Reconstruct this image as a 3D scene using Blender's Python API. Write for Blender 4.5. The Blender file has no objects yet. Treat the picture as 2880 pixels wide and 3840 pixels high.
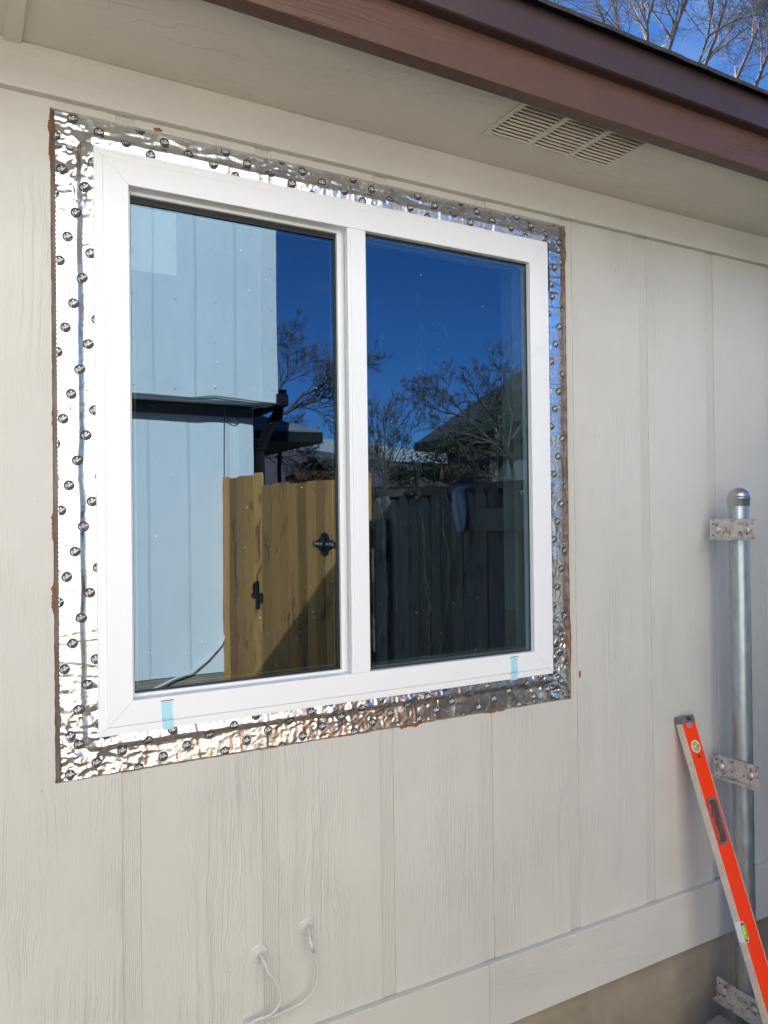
import bpy, bmesh, math, random
import numpy as np
from mathutils import Vector, Matrix, noise

# ------------------------------------------------------------------ camera, sky, sun, exposure
scene = bpy.context.scene
COL = scene.collection
cam = bpy.data.objects.new('camera', bpy.data.cameras.new('camera'))
COL.objects.link(cam)
cam.data.sensor_fit = 'VERTICAL'
cam.data.sensor_height = 36.0
cam.data.lens = 27.0
cam.data.clip_start = 0.02
cam.data.clip_end = 2000
YAW, PITCH, ROLL = 0.50761938, 0.00762403, -0.01189389
F = Vector((math.sin(YAW)*math.cos(PITCH), math.cos(YAW)*math.cos(PITCH), math.sin(PITCH)))
R0 = F.cross(Vector((0, 0, 1))).normalized()
U0 = R0.cross(F)
R = R0*math.cos(ROLL) + U0*math.sin(ROLL)
U = -R0*math.sin(ROLL) + U0*math.cos(ROLL)
ZB = 1.33                                   # height of the window's lower edge above the ground
cam.matrix_world = Matrix(((R.x, U.x, -F.x, -0.24795714), (R.y, U.y, -F.y, -1.64023208), (R.z, U.z, -F.z, 0.43835811+ZB), (0, 0, 0, 1)))
scene.camera = cam

SUN = Vector((-0.45, 1.0, 0.71)).normalized()
world = bpy.data.worlds.new('World')
scene.world = world
world.use_nodes = True
wn, wl = world.node_tree.nodes, world.node_tree.links
sky = wn.new('ShaderNodeTexSky')
sky.sky_type = 'NISHITA'
sky.sun_disc = False
sky.sun_elevation = math.asin(SUN.z)
sky.sun_rotation = math.atan2(SUN.x, SUN.y)
sky.air_density = 1.0
sky.dust_density = 0.0
sky.altitude = 1500
sky.ozone_density = 4.5
bg = wn['Background']
bg.inputs[1].default_value = 0.07
# thin wisps of cloud laid out over the whole dome
tc = wn.new('ShaderNodeTexCoord')
mp = wn.new('ShaderNodeMapping'); mp.inputs['Scale'].default_value = (2.2, 2.2, 6.0); mp.inputs['Location'].default_value = (.3, .8, .1)
cn = wn.new('ShaderNodeTexNoise'); cn.inputs['Scale'].default_value = 1.7; cn.inputs['Detail'].default_value = 9; cn.inputs['Distortion'].default_value = .5
cr = wn.new('ShaderNodeValToRGB'); cr.color_ramp.elements[0].position = .56; cr.color_ramp.elements[1].position = .82
cr.color_ramp.elements[1].color = (.30, .30, .30, 1)
mx = wn.new('ShaderNodeMix'); mx.data_type = 'RGBA'
mx.inputs['B'].default_value = (4.2, 4.6, 5.2, 1)
wl.new(tc.outputs['Generated'], mp.inputs['Vector']); wl.new(mp.outputs[0], cn.inputs['Vector'])
wl.new(cn.outputs['Fac'], cr.inputs[0]); wl.new(cr.outputs[0], mx.inputs['Factor'])
tn = wn.new('ShaderNodeMix'); tn.data_type = 'RGBA'; tn.blend_type = 'MULTIPLY'; tn.inputs['Factor'].default_value = 1; tn.inputs['B'].default_value = (.42, .72, 1.0, 1)
wl.new(sky.outputs[0], tn.inputs['A']); wl.new(tn.outputs['Result'], mx.inputs['A']); wl.new(mx.outputs['Result'], bg.inputs[0])

sl = bpy.data.lights.new('sun', 'SUN')
sl.energy = 5.0
sl.angle = math.radians(0.5)
sl.color = (1.0, .95, .87)
so = bpy.data.objects.new('sun', sl)
so.rotation_euler = (-SUN).to_track_quat('-Z', 'Y').to_euler()
COL.objects.link(so)

scene.view_settings.view_transform = 'Standard'
scene.view_settings.look = 'None'
scene.view_settings.exposure = 1.67
scene.view_settings.gamma = 1.0
scene.view_settings.use_curve_mapping = False
scene.render.engine = 'CYCLES'
scene.cycles.use_denoising = True
scene.cycles.max_bounces = 10
scene.cycles.diffuse_bounces = 5
scene.cycles.glossy_bounces = 5
scene.cycles.transparent_max_bounces = 16
scene.cycles.sample_clamp_indirect = 6

rnd = random.Random(7)

# ------------------------------------------------------------------ mesh helpers
class MB:
    """collects vertices and faces of one mesh"""
    def __init__(s):
        s.v, s.f, s.m = [], [], []
    def add(s, vs, fs, mi=0):
        b = len(s.v)
        s.v += [tuple(p) for p in vs]
        s.f += [tuple(i+b for i in f) for f in fs]
        s.m += [mi]*len(fs)
        return s
    def box(s, x0, x1, y0, y1, z0, z1, mi=0, M=None):
        vs = [Vector(p) for p in ((x0,y0,z0),(x1,y0,z0),(x1,y1,z0),(x0,y1,z0),(x0,y0,z1),(x1,y0,z1),(x1,y1,z1),(x0,y1,z1))]
        if M: vs = [M @ p for p in vs]
        return s.add(vs, [(0,3,2,1),(4,5,6,7),(0,1,5,4),(1,2,6,5),(2,3,7,6),(3,0,4,7)], mi)
    def tube(s, pts, rad, n=8, mi=0, cap=True):
        pts = [Vector(p) for p in pts]
        if not isinstance(rad, (list, tuple)): rad = [rad]*len(pts)
        b = len(s.v)
        up = None
        for i, p in enumerate(pts):
            t = (pts[min(i+1, len(pts)-1)] - pts[max(i-1, 0)])
            if t.length < 1e-9: t = Vector((0,0,1))
            t.normalize()
            if up is None:
                up = t.orthogonal().normalized()
            else:
                up = (up - t*up.dot(t))
                up = up.normalized() if up.length > 1e-6 else t.orthogonal().normalized()
            w = t.cross(up)
            for k in range(n):
                a = 2*math.pi*k/n
                s.v.append(tuple(p + (up*math.cos(a) + w*math.sin(a))*rad[i]))
        for i in range(len(pts)-1):
            for k in range(n):
                a0 = b+i*n+k; a1 = b+i*n+(k+1) % n
                s.f.append((a0, a1, a1+n, a0+n)); s.m.append(mi)
        if cap:
            s.f.append(tuple(b+k for k in reversed(range(n)))); s.m.append(mi)
            e = b+(len(pts)-1)*n
            s.f.append(tuple(e+k for k in range(n))); s.m.append(mi)
        return s
    def prism(s, poly, y0, y1, mi=0, M=None):
        """polygon in (x, z), extruded along y"""
        n = len(poly)
        vs = [Vector((x, y0, z)) for x, z in poly] + [Vector((x, y1, z)) for x, z in poly]
        if M: vs = [M @ p for p in vs]
        fs = [tuple(range(n)), tuple(range(2*n-1, n-1, -1))] + [(i, i+n, (i+1) % n + n, (i+1) % n) for i in range(n)]
        return s.add(vs, fs, mi)
    def grid(s, fn, us, vs_, mi=0):
        b = len(s.v); nu, nv = len(us), len(vs_)
        for v in vs_:
            for u in us: s.v.append(tuple(fn(u, v)))
        for j in range(nv-1):
            for i in range(nu-1):
                a = b+j*nu+i
                s.f.append((a, a+1, a+nu+1, a+nu)); s.m.append(mi)
        return s
    def build(s, name, mat, parent=None, smooth=False, bevel=0, origin=None, fixn=False, **tags):
        me = bpy.data.meshes.new(name)
        o0 = Vector(origin) if origin is not None else None
        vs = s.v if o0 is None else [tuple(Vector(p)-o0) for p in s.v]
        me.from_pydata(vs, [], s.f)
        mats = mat if isinstance(mat, (list, tuple)) else [mat]
        for m in mats: me.materials.append(m)
        if len(mats) > 1: me.polygons.foreach_set('material_index', s.m)
        if fixn:
            bm = bmesh.new(); bm.from_mesh(me); bmesh.ops.recalc_face_normals(bm, faces=bm.faces); bm.to_mesh(me); bm.free()
        if smooth: me.polygons.foreach_set('use_smooth', [True]*len(me.polygons))
        me.update()
        o = bpy.data.objects.new(name, me)
        COL.objects.link(o)
        if o0 is not None: o.location = o0
        if parent: o.parent = parent; o.matrix_parent_inverse = parent.matrix_basis.inverted()
        if bevel:
            b = o.modifiers.new('bevel', 'BEVEL'); b.width = bevel; b.segments = 2; b.limit_method = 'ANGLE'; b.angle_limit = math.radians(35)
            b.harden_normals = False
        for k, v in tags.items(): o[k] = v
        return o

def thing(name, label, category, loc=(0,0,0), group=None):
    o = bpy.data.objects.new(name, None); COL.objects.link(o)
    o.empty_display_size = .1
    o.location = loc
    o['label'] = label; o['category'] = category
    if group: o['group'] = group
    return o

def child_copy(src, parent, dloc=(0,0,0), rot=None):
    c = src.copy(); COL.objects.link(c); c.parent = parent
    c.location = Vector(src.location)+Vector(dloc)
    if rot is not None: c.rotation_euler = rot
    return c

# ------------------------------------------------------------------ material helpers
def mat(name, color=(.5,.5,.5), rough=.6, metal=0.0, spec=.5):
    m = bpy.data.materials.new(name); m.use_nodes = True
    b = m.node_tree.nodes['Principled BSDF']
    b.inputs['Base Color'].default_value = (*color, 1)
    b.inputs['Roughness'].default_value = rough
    b.inputs['Metallic'].default_value = metal
    b.inputs['Specular IOR Level'].default_value = spec
    return m

class NT:
    def __init__(s, m):
        s.m = m; s.t = m.node_tree; s.n = s.t.nodes; s.l = s.t.links; s.b = s.n['Principled BSDF']
    def node(s, typ, **kw):
        n = s.n.new(typ)
        for k, v in kw.items():
            if k in n.inputs.keys(): n.inputs[k].default_value = v
            else: setattr(n, k, v)
        return n
    def link(s, a, b): s.l.new(a, b)
    def coords(s, scale=(1,1,1), rnd_off=True, loc=(0,0,0), kind='Object'):
        tc = s.node('ShaderNodeTexCoord')
        mp = s.node('ShaderNodeMapping'); mp.inputs['Scale'].default_value = scale; mp.inputs['Location'].default_value = loc
        out = tc.outputs[kind]
        if rnd_off:
            oi = s.node('ShaderNodeObjectInfo')
            mu = s.node('ShaderNodeMath', operation='MULTIPLY'); mu.inputs[1].default_value = 37.0
            s.link(oi.outputs['Random'], mu.inputs[0])
            ad = s.node('ShaderNodeVectorMath', operation='ADD')
            s.link(out, ad.inputs[0]); s.link(mu.outputs[0], ad.inputs[1]); out = ad.outputs[0]
        s.link(out, mp.inputs['Vector'])
        return mp.outputs[0]
    def noise(s, vec, scale, detail=4, rough=.5, dist=0):
        n = s.node('ShaderNodeTexNoise'); n.inputs['Scale'].default_value = scale; n.inputs['Detail'].default_value = detail
        n.inputs['Roughness'].default_value = rough; n.inputs['Distortion'].default_value = dist
        s.link(vec, n.inputs['Vector']); return n.outputs['Fac']
    def ramp(s, fac, stops):
        r = s.node('ShaderNodeValToRGB'); e = r.color_ramp.elements
        while len(e) < len(stops): e.new(.5)
        for i, (p, c) in enumerate(stops):
            e[i].position = p; e[i].color = (c, c, c, 1) if isinstance(c, (int, float)) else (*c, 1)
        s.link(fac, r.inputs[0]); return r.outputs[0]
    def math(s, op, a, b=None, clamp=False):
        n = s.node('ShaderNodeMath', operation=op); n.use_clamp = clamp
        for i, x in enumerate((a, b)):
            if x is None: continue
            if isinstance(x, (int, float)): n.inputs[i].default_value = x
            else: s.link(x, n.inputs[i])
        return n.outputs[0]
    def mix(s, fac, a, b):
        n = s.node('ShaderNodeMix', data_type='RGBA')
        for k, x in (('Factor', fac), ('A', a), ('B', b)):
            if isinstance(x, (int, float)): n.inputs[k].default_value = x
            elif isinstance(x, tuple): n.inputs[k].default_value = (*x, 1)
            else: s.link(x, n.inputs[k])
        return n.outputs['Result']
    def bump(s, h, strength=.5, dist=.002, prev=None):
        b = s.node('ShaderNodeBump'); b.inputs['Strength'].default_value = strength; b.inputs['Distance'].default_value = dist
        s.link(h, b.inputs['Height'])
        if prev is not None: s.link(prev, b.inputs['Normal'])
        return b.outputs[0]

def woodgrain_paint(name, color, axis='z', strength=.8, rough=.55, grain=24, dirt=0.05, blotch=.05, depth=.0016):
    """painted, embossed hardboard: long wandering grain lines, rough fleck, smooth patches"""
    m = mat(name, color, rough, spec=.35); t = NT(m)
    # grain runs along one axis; the cross coordinate is warped so the lines wander, pinch and swirl round knots
    al, ac = ('Z', 'X') if axis == 'z' else ('X', 'Z')
    base = t.coords((1, 1, 1))
    def st(a, b):                                    # (across scale, along scale)
        m_ = t.node('ShaderNodeMapping'); m_.inputs['Scale'].default_value = (a, a, b) if axis == 'z' else (b, a, a)
        t.link(base, m_.inputs['Vector']); return m_.outputs[0]
    sep = t.node('ShaderNodeSeparateXYZ'); t.link(base, sep.inputs[0])
    w1 = t.math('MULTIPLY', t.math('SUBTRACT', t.noise(st(1, .30), 7, 2, .5), .5), .075)
    w2 = t.math('MULTIPLY', t.math('SUBTRACT', t.noise(st(1, .5), 26, 2, .5), .5), .016)
    u_ = t.math('ADD', sep.outputs[ac], t.math('ADD', w1, w2))
    cmb = t.node('ShaderNodeCombineXYZ'); t.link(u_, cmb.inputs[0]); t.link(t.math('MULTIPLY', sep.outputs[al], .012), cmb.inputs[1])
    ln = t.noise(cmb.outputs[0], grain*6, 2, .55)
    lines = t.ramp(ln, [(.30, .15), (.455, 0.0), (.49, 1.0), (.515, .95), (.55, .15), (.70, .45)])
    mask = t.ramp(t.noise(st(1, .35), 6.0, 3, .6), [(.44, .03), (.66, 1.0)])
    fleck = t.noise(st(1, .22), 230, 3, .65)
    fleck_mask = t.ramp(t.noise(st(1.3, .5), 8, 3, .6), [(.42, .2), (.6, 1.0)])
    h1 = t.math('MULTIPLY', lines, mask)
    h2 = t.math('MULTIPLY', t.math('MULTIPLY', fleck, fleck_mask), .40)
    paint = t.math('MULTIPLY', t.noise(t.coords((1,1,1)), 900, 1, .5), .10)
    h = t.math('ADD', t.math('ADD', h1, h2), paint)
    t.link(t.bump(h, strength, depth), t.b.inputs['Normal'])
    n = t.noise(t.coords((1,1,1), rnd_off=False), 1.3, 5, .6)
    n2 = t.noise(t.coords((1,1,.3), rnd_off=False), 24, 4, .7)
    c0 = tuple(c*(1-blotch) for c in color); c1 = tuple(min(1, c*(1+blotch)) for c in color)
    c = t.mix(t.ramp(n, [(.35, 0.0), (.65, 1.0)]), c0, c1)
    c = t.mix(t.math('MULTIPLY', t.ramp(n2, [(.55, 0.0), (.8, 1.0)]), dirt*3), c, tuple(x*.72 for x in color))
    t.link(c, t.b.inputs['Base Color'])
    r = t.ramp(t.noise(t.coords((1,1,1)), 30, 3), [(.3, rough-.08), (.7, rough+.1)])
    t.link(r, t.b.inputs['Roughness'])
    return m

SIDING_C = (.552, .529, .480)
M = {}
M['siding'] = woodgrain_paint('siding_paint', SIDING_C, 'z', 1.0, .5, 15, depth=.00095)
M['trim'] = woodgrain_paint('trim_paint', SIDING_C, 'x', .8, .5, 26, depth=.0005)
M['soffit'] = woodgrain_paint('soffit_paint', (.63, .59, .51), 'x', 1.0, .6, 15, depth=.0018)
M['fascia'] = woodgrain_paint('brown_fascia_paint', (.098, .049, .032), 'x', 1, .45, 20, .06, .12, .0007)
M['nsiding'] = woodgrain_paint('white_siding_paint', (.78, .79, .78), 'z', .8, .6, 12, .10, .03, .0009)
M['ntrim'] = woodgrain_paint('white_trim_paint', (.74, .75, .74), 'z', .3, .6, 12, .2, .03)

def groove_mat(name, color):
    m = mat(name, color, .6, spec=.3); t = NT(m)
    v = t.coords((1, 1, .03), rnd_off=False)
    w = t.node('ShaderNodeTexWave', wave_type='BANDS', bands_direction='X'); w.inputs['Scale'].default_value = 78
    w.inputs['Distortion'].default_value = 1.0; w.inputs['Detail'].default_value = 2; t.link(v, w.inputs['Vector'])
    n = t.noise(t.coords((1,1,.25)), 260, 2)
    h = t.math('ADD', w.outputs['Fac'], t.math('MULTIPLY', n, .8))
    t.link(t.bump(h, .6, .0014), t.b.inputs['Normal'])
    return m
M['groove'] = groove_mat('siding_groove_paint', SIDING_C)
M['ngroove'] = groove_mat('white_groove_paint', (.68, .70, .69))

def speckled(name, c0, c1, scale=20, rough=.85, bump=.4, bd=.002, det=6, metal=0, stretch=(1,1,1), spec=.4, lo=.35, hi=.65):
    m = mat(name, c0, rough, metal, spec); t = NT(m)
    v = t.coords(stretch)
    n = t.noise(v, scale, det, .6)
    t.link(t.mix(t.ramp(n, [(lo, 0.0), (hi, 1.0)]), c0, c1), t.b.inputs['Base Color'])
    if bump: t.link(t.bump(t.noise(v, scale*5, 4, .6), bump, bd), t.b.inputs['Normal'])
    return m
M['concrete'] = speckled('foundation_concrete', (.23, .185, .13), (.34, .285, .215), 5, .9, .9, .003)
M['raw'] = speckled('raw_hardboard', (.16, .062, .026), (.27, .115, .05), 60, .9, .6, .001)
M['sheath'] = speckled('weathered_sheathing', (.16, .12, .09), (.30, .25, .20), 45, .95, .7, .001, stretch=(1,1,.15))
M['shingle'] = speckled('asphalt_shingle', (.018, .018, .022), (.075, .07, .07), 220, .95, .8, .002)
M['vinyl'] = mat('white_vinyl', (.77, .775, .785), .33, spec=.45)
t = NT(M['vinyl']); t.link(t.bump(t.noise(t.coords((1,1,1)), 350, 2), .04, .0004), t.b.inputs['Normal'])
sm = t.ramp(t.noise(t.coords((1,1,1)), 8, 8, .75), [(.6, (.77,.775,.785)), (.86, (.66,.66,.66))]); t.link(sm, t.b.inputs['Base Color'])
M['gasket'] = mat('black_gasket', (.010, .013, .013), .5)
M['spacer'] = mat('grey_green_spacer', (.25, .30, .28), .45, .5)
M['gap'] = mat('paint_nick_grey', (.30, .30, .30), .7)  # even grey for the small nicks in the siding paint
M['tape'] = mat('blue_tape', (.36, .66, .77), .5)
M['clear'] = mat('clear_plastic', (.9,.9,.9), .15)
M['black_metal'] = mat('black_painted_metal', (.010, .010, .011), .65, spec=.25)
M['darkmetal'] = speckled('dark_brown_metal', (.020, .019, .020), (.035, .032, .032), 14, .4, 0, metal=.3)
M['drip'] = speckled('purple_brown_metal', (.047,.027,.025), (.058,.034,.032), 8, .45, .15, .0006)
M['cable'] = mat('painted_cable', (.545, .52, .48), .45)
M['orange'] = mat('orange_red_paint', (.88, .043, .002), .5, spec=.2)
t = NT(M['orange']); t.link(t.mix(t.ramp(t.noise(t.coords((1,1,1)), 18, 8, .8), [(.62, 0.0), (.75, 1.0)]), (.88,.043,.002), (.68,.045,.006)), t.b.inputs['Base Color'])
M['cream'] = speckled('worn_cream_edge', (.50,.455,.375), (.60,.55,.46), 25, .5, .1, .0003)
M['cap'] = speckled('grey_plastic', (.10, .10, .095), (.17, .165, .155), 60, .6, .2, .0004)
M['capdark'] = mat('dark_plastic_recess', (.02,.02,.02), .7)
M['whiteplastic'] = mat('white_plastic_ring', (.75,.75,.75), .4)
M['vial'] = mat('lime_vial', (.30, .72, .03), .12, spec=.8)
M['vialpale'] = mat('pale_vial_disc', (.34, .36, .23), .12, spec=.8)
M['inked'] = mat('black_print', (.012,.012,.012), .5)
M['silverlogo'] = mat('silver_badge', (.45,.47,.52), .35, .6)

# galvanised pipe: spangle, streaks
m = mat('galvanised_steel', (.42,.47,.49), .36, .85); t = NT(m)
n = t.noise(t.coords((1,1,.35)), 55, 6, .7)
t.link(t.mix(t.ramp(n, [(.3,0.0),(.7,1.0)]), (.30,.35,.375), (.46,.515,.54)), t.b.inputs['Base Color'])
t.link(t.ramp(t.noise(t.coords((1,1,.2)), 90, 4, .7), [(.3,.30),(.7,.50)]), t.b.inputs['Roughness'])
t.link(t.bump(n, .12, .0006), t.b.inputs['Normal'])
M['galv'] = m
M['capmetal'] = mat('bright_cap_aluminium', (.50,.51,.53), .40, 1.0)
# bracket: galvanised with rust and dried concrete
m = mat('rusty_bracket', (.55,.55,.52), .5, .5); t = NT(m)
n = t.noise(t.coords((1,1,1)), 42, 8, .75)
c = t.ramp(n, [(.36,(.62,.61,.58)), (.52,(.50,.48,.45)), (.60,(.24,.15,.10)), (.72,(.70,.68,.64))])
t.link(c, t.b.inputs['Base Color']); t.link(t.bump(n, .5, .001), t.b.inputs['Normal'])
M['bracket'] = m

# aluminium foil flashing tape
m = mat('aluminium_foil', (.76,.765,.775), .18, 1.0); t = NT(m)
v = t.coords((1,1,1))
n1 = t.noise(v, 85, 5, .62, 1.2); n2 = t.noise(v, 420, 3, .6)
b1 = t.bump(n1, .42, .0012); b2 = t.bump(n2, .30, .0004, b1)
t.link(b2, t.b.inputs['Normal'])
t.link(t.ramp(t.noise(v, 30, 4), [(.3,.12),(.75,.36)]), t.b.inputs['Roughness'])
M['foil'] = m
M['foilink'] = mat('black_foil_print', (.075,.072,.072), .85, spec=.1)
M['foilgrey'] = mat('grey_foil_print', (.33,.33,.34), .4, .6)
M['foilwhite'] = mat('bare_foil_lettering', (.72,.72,.73), .5, .3)

# coated window glass: strong cool reflection, dim view of the room behind
def glass(name, tint, refl, rf):
    m = bpy.data.materials.new(name); m.use_nodes = True
    n, l = m.node_tree.nodes, m.node_tree.links
    n.clear()
    out = n.new('ShaderNodeOutputMaterial')
    tr = n.new('ShaderNodeBsdfTransparent'); tr.inputs[0].default_value = (*tint, 1)
    gl = n.new('ShaderNodeBsdfGlossy'); gl.inputs['Roughness'].default_value = 0.0; gl.inputs['Color'].default_value = (*refl, 1)
    ad = n.new('ShaderNodeAddShader')
    l.new(tr.outputs[0], ad.inputs[0]); l.new(gl.outputs[0], ad.inputs[1])
    tcn = n.new('ShaderNodeTexCoord'); no = n.new('ShaderNodeTexNoise'); no.inputs['Scale'].default_value = 2.2; no.inputs['Detail'].default_value = 1
    l.new(tcn.outputs['Object'], no.inputs['Vector'])
    bp = n.new('ShaderNodeBump'); bp.inputs['Strength'].default_value = 1; bp.inputs['Distance'].default_value = rf
    l.new(no.outputs['Fac'], bp.inputs['Height']); l.new(bp.outputs[0], gl.inputs['Normal'])
    l.new(ad.outputs[0], out.inputs[0])
    return m
M['glass'] = glass('coated_glass', (.50,.54,.53), (.078,.111,.147), .0005)

def plank_mat(name, c0, c1, c2, rough=.8):
    m = mat(name, c0, rough, spec=.3); t = NT(m)
    oi = t.node('ShaderNodeObjectInfo')
    v = t.coords((1,1,.05))
    w = t.noise(v, 95, 5, .7, .6)
    k = t.noise(t.coords((1,1,.45)), 9, 3, .6, .5)
    c = t.mix(t.ramp(w, [(.35,0.0),(.68,1.0)]), c0, c1)
    c = t.mix(t.math('MULTIPLY', t.ramp(k, [(.56,0.0),(.68,1.0)]), .85), c, c2)
    tone = t.ramp(oi.outputs['Random'], [(0, .50), (1, 1.22)])
    mu = t.node('ShaderNodeMix', data_type='RGBA', blend_type='MULTIPLY'); mu.inputs['Factor'].default_value = 1
    t.link(c, mu.inputs['A']); t.link(tone, mu.inputs['B'])
    t.link(mu.outputs['Result'], t.b.inputs['Base Color'])
    t.link(t.bump(w, .4, .001), t.b.inputs['Normal'])
    return m
M['newwood'] = plank_mat('new_cedar_pickets', (.46,.215,.055), (.60,.33,.105), (.16,.055,.015))
M['oldwood'] = plank_mat('weathered_grey_pickets', (.11,.105,.095), (.21,.20,.18), (.05,.045,.04))
M['bark'] = speckled('grey_bark', (.085,.070,.058), (.20,.175,.15), 30, .95, .6, .004, stretch=(1,1,.3))
M['twig'] = speckled('pale_twigs', (.16,.13,.11), (.30,.265,.235), 5, .9, 0)
M['darktwig'] = speckled('dark_twigs', (.055,.045,.038), (.11,.095,.08), 5, .9, 0)
M['leaf'] = speckled('evergreen_leaves', (.022,.036,.014), (.055,.078,.028), 1.5, .6, 0)
M['redleaf'] = speckled('reddish_leaves', (.13,.035,.025), (.09,.07,.03), 2.5, .6, 0)
M['rawdull'] = speckled('sawn_board_edge', (.13,.075,.045), (.33,.27,.21), 90, .9, .6, .001, stretch=(1,1,.4))
M['vent_dark'] = mat('vent_gap_shade', (.42,.39,.34), .9)  # backing sheet's tone stands in for the shade between the louvers
M['roofdark'] = speckled('dark_shingle_roof', (.045,.045,.05), (.09,.085,.09), 14, .9, .5, .006)
M['roofgrey'] = speckled('grey_shingle_roof', (.17,.18,.19), (.25,.26,.27), 14, .9, .5, .006)
M['roofbrown'] = speckled('brown_shingle_roof', (.085,.068,.072), (.14,.115,.12), 14, .9, .5, .006)
M['roofpale'] = speckled('pale_shingle_roof', (.36,.37,.36), (.46,.47,.46), 10, .9, .4, .006)
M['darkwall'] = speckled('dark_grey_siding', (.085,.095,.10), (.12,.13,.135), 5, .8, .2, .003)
M['greywall'] = speckled('grey_siding', (.20,.225,.24), (.25,.275,.29), 5, .8, .2, .003)
M['brickwall'] = speckled('brown_brick', (.14,.08,.055), (.22,.13,.09), 18, .9, .4, .004)
M['whitewall'] = mat('white_house_paint', (.75,.76,.75), .6)
M['darkglass'] = mat('dark_window_glass', (.02,.025,.03), .08)
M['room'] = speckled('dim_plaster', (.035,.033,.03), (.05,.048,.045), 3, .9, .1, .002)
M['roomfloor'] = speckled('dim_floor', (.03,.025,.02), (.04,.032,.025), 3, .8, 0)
M['stud'] = plank_mat('bare_stud', (.36,.24,.12), (.45,.31,.17), (.25,.14,.06))
M['jambpaint'] = mat('blue_grey_jamb', (.42,.50,.52), .6)
M['cloth'] = speckled('pale_blue_cloth', (.36,.42,.50), (.46,.52,.60), 90, .95, .5, .002)
M['sticker'] = speckled('pale_sticker_back', (.80,.86,.82), (.95,.98,.94), 220, .8, 0, lo=.2, hi=.5)
m = bpy.data.materials.new('plastic_sheeting'); m.use_nodes = True
n_, l_ = m.node_tree.nodes, m.node_tree.links
pb = n_['Principled BSDF']; pb.inputs['Base Color'].default_value = (.75,.78,.72,1); pb.inputs['Roughness'].default_value = .18
tb = n_.new('ShaderNodeBsdfTransparent'); ms = n_.new('ShaderNodeMixShader'); lw = n_.new('ShaderNodeLayerWeight'); lw.inputs[0].default_value = .5; lr = n_.new('ShaderNodeValToRGB'); lr.color_ramp.elements[0].position = .45; lr.color_ramp.elements[0].color = (.02,.02,.02,1); lr.color_ramp.elements[1].position = .85; lr.color_ramp.elements[1].color = (.75,.75,.75,1); l_.new(lw.outputs['Facing'], lr.inputs[0]); l_.new(lr.outputs[0], ms.inputs[0])
l_.new(tb.outputs[0], ms.inputs[1]); l_.new(pb.outputs[0], ms.inputs[2]); l_.new(ms.outputs[0], n_['Material Output'].inputs[0])
M['plastic'] = m
m = speckled('dry_winter_grass', (.15,.135,.095), (.24,.22,.165), 6, .95, .8, .01)
M['grass'] = m
M['dirt'] = speckled('bare_sandy_soil', (.24,.19,.135), (.33,.27,.20), 5, .95, .8, .01)

# ------------------------------------------------------------------ the ground
g = MB()
def gz(x, y): return .012*noise.noise(Vector((x*.9, y*.9, 0))) - .008
xs = [-300,-80,-20]+[-8+i*.5 for i in range(57)]+[30,60,120,300]
ys = [-300,-120,-50,-25]+[-14+i*.5 for i in range(33)]+[8,20,60,300]
g.grid(lambda u, v: (u, v, gz(u, v)), xs, ys)
g.build('ground', M['grass'], kind='structure', smooth=True)
g = MB()
px_ = [-3+i*.25 for i in range(25)]; py_ = [-1.0+i*.2 for i in range(6)]
g.grid(lambda u, v: (u, v, gz(u, v)+.006+.004*noise.noise(Vector((u*3, v*3, 1)))), px_, py_)
g.build('soil_bed', M['dirt'], kind='structure', smooth=True)

# ------------------------------------------------------------------ the beige house
W, H = 1.2, 1.2032
HX0, HX1, HZ0, HZ1 = -.080, 1.2795, -.083, 1.269     # opening cut in the siding (relative to window corner)
def Z(z): return z + ZB
house = thing('beige_house', 'beige house wall in the foreground with vertical board siding, brown eave and shingle roof', 'house', (3.0, 4.0, 0))
GX = [.065+.3048*k for k in range(-15, 33)]
LX, RX = GX[0], GX[-1]
def wob(a, s, amp=.0012): return amp*(noise.noise(Vector((a*55, s, 0)))+.6*noise.noise(Vector((a*190, s+3, 0))))
def hline(xa, xb, z, s, n=None):
    n = n or max(2, int((xb-xa)/.006)); return [(xa+(xb-xa)*i/n, z+wob(xa+(xb-xa)*i/n, s)) for i in range(n+1)]
def vline(za, zb, x, s, n=None):
    n = n or max(2, int(abs(zb-za)/.008)); return [(x+wob(za+(zb-za)*i/n, s), za+(zb-za)*i/n) for i in range(n+1)]
SY0, SY1 = .020, .0352
ZT, ZL = Z(1.372), Z(-.914)
def cut_pieces(name, mt, xa, xb, y0, y1):
    hz0, hz1 = Z(HZ0), Z(HZ1)
    if xb <= HX0 or xa >= HX1:
        MB().prism([(xa, ZL), (xb, ZL), (xb, ZT), (xa, ZT)], y0, y1).build(name, mt, house); return
    if xa < HX0:      # one C-shaped board round the opening's left side
        MB().prism([(xa, ZL), (xb, ZL)] + hline(HX0, xb, hz0, 1.0)[::-1] + vline(hz0, hz1, HX0, 5.0)[1:-1] + hline(HX0, xb, hz1, 2.0) + [(xb, ZT), (xa, ZT)], y0, y1).build(name, mt, house); return
    if xb > HX1:
        MB().prism([(xa, ZL), (xb, ZL), (xb, ZT), (xa, ZT)] + hline(xa, HX1, hz1, 2.0) + vline(hz1, hz0, HX1, 9.0)[1:-1] + hline(xa, HX1, hz0, 1.0)[::-1], y0, y1).build(name, mt, house); return
    MB().prism([(xa, ZL), (xb, ZL)] + hline(xa, xb, hz0, 1.0)[::-1], y0, y1).build(name, mt, house)
    MB().prism(hline(xa, xb, hz1, 2.0) + [(xb, ZT), (xa, ZT)], y0, y1).build(name, mt, house)
for k in range(len(GX)-1):
    xa, xb = GX[k]+.019, GX[k+1]-.019
    cut_pieces('siding_board', M['siding'], xa, xb, SY0, SY1)
    cut_pieces('siding_groove', M['groove'], GX[k]-.019, GX[k]+.019, SY0+.0036, SY1)
nk = MB(); rk = random.Random(8)
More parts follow.
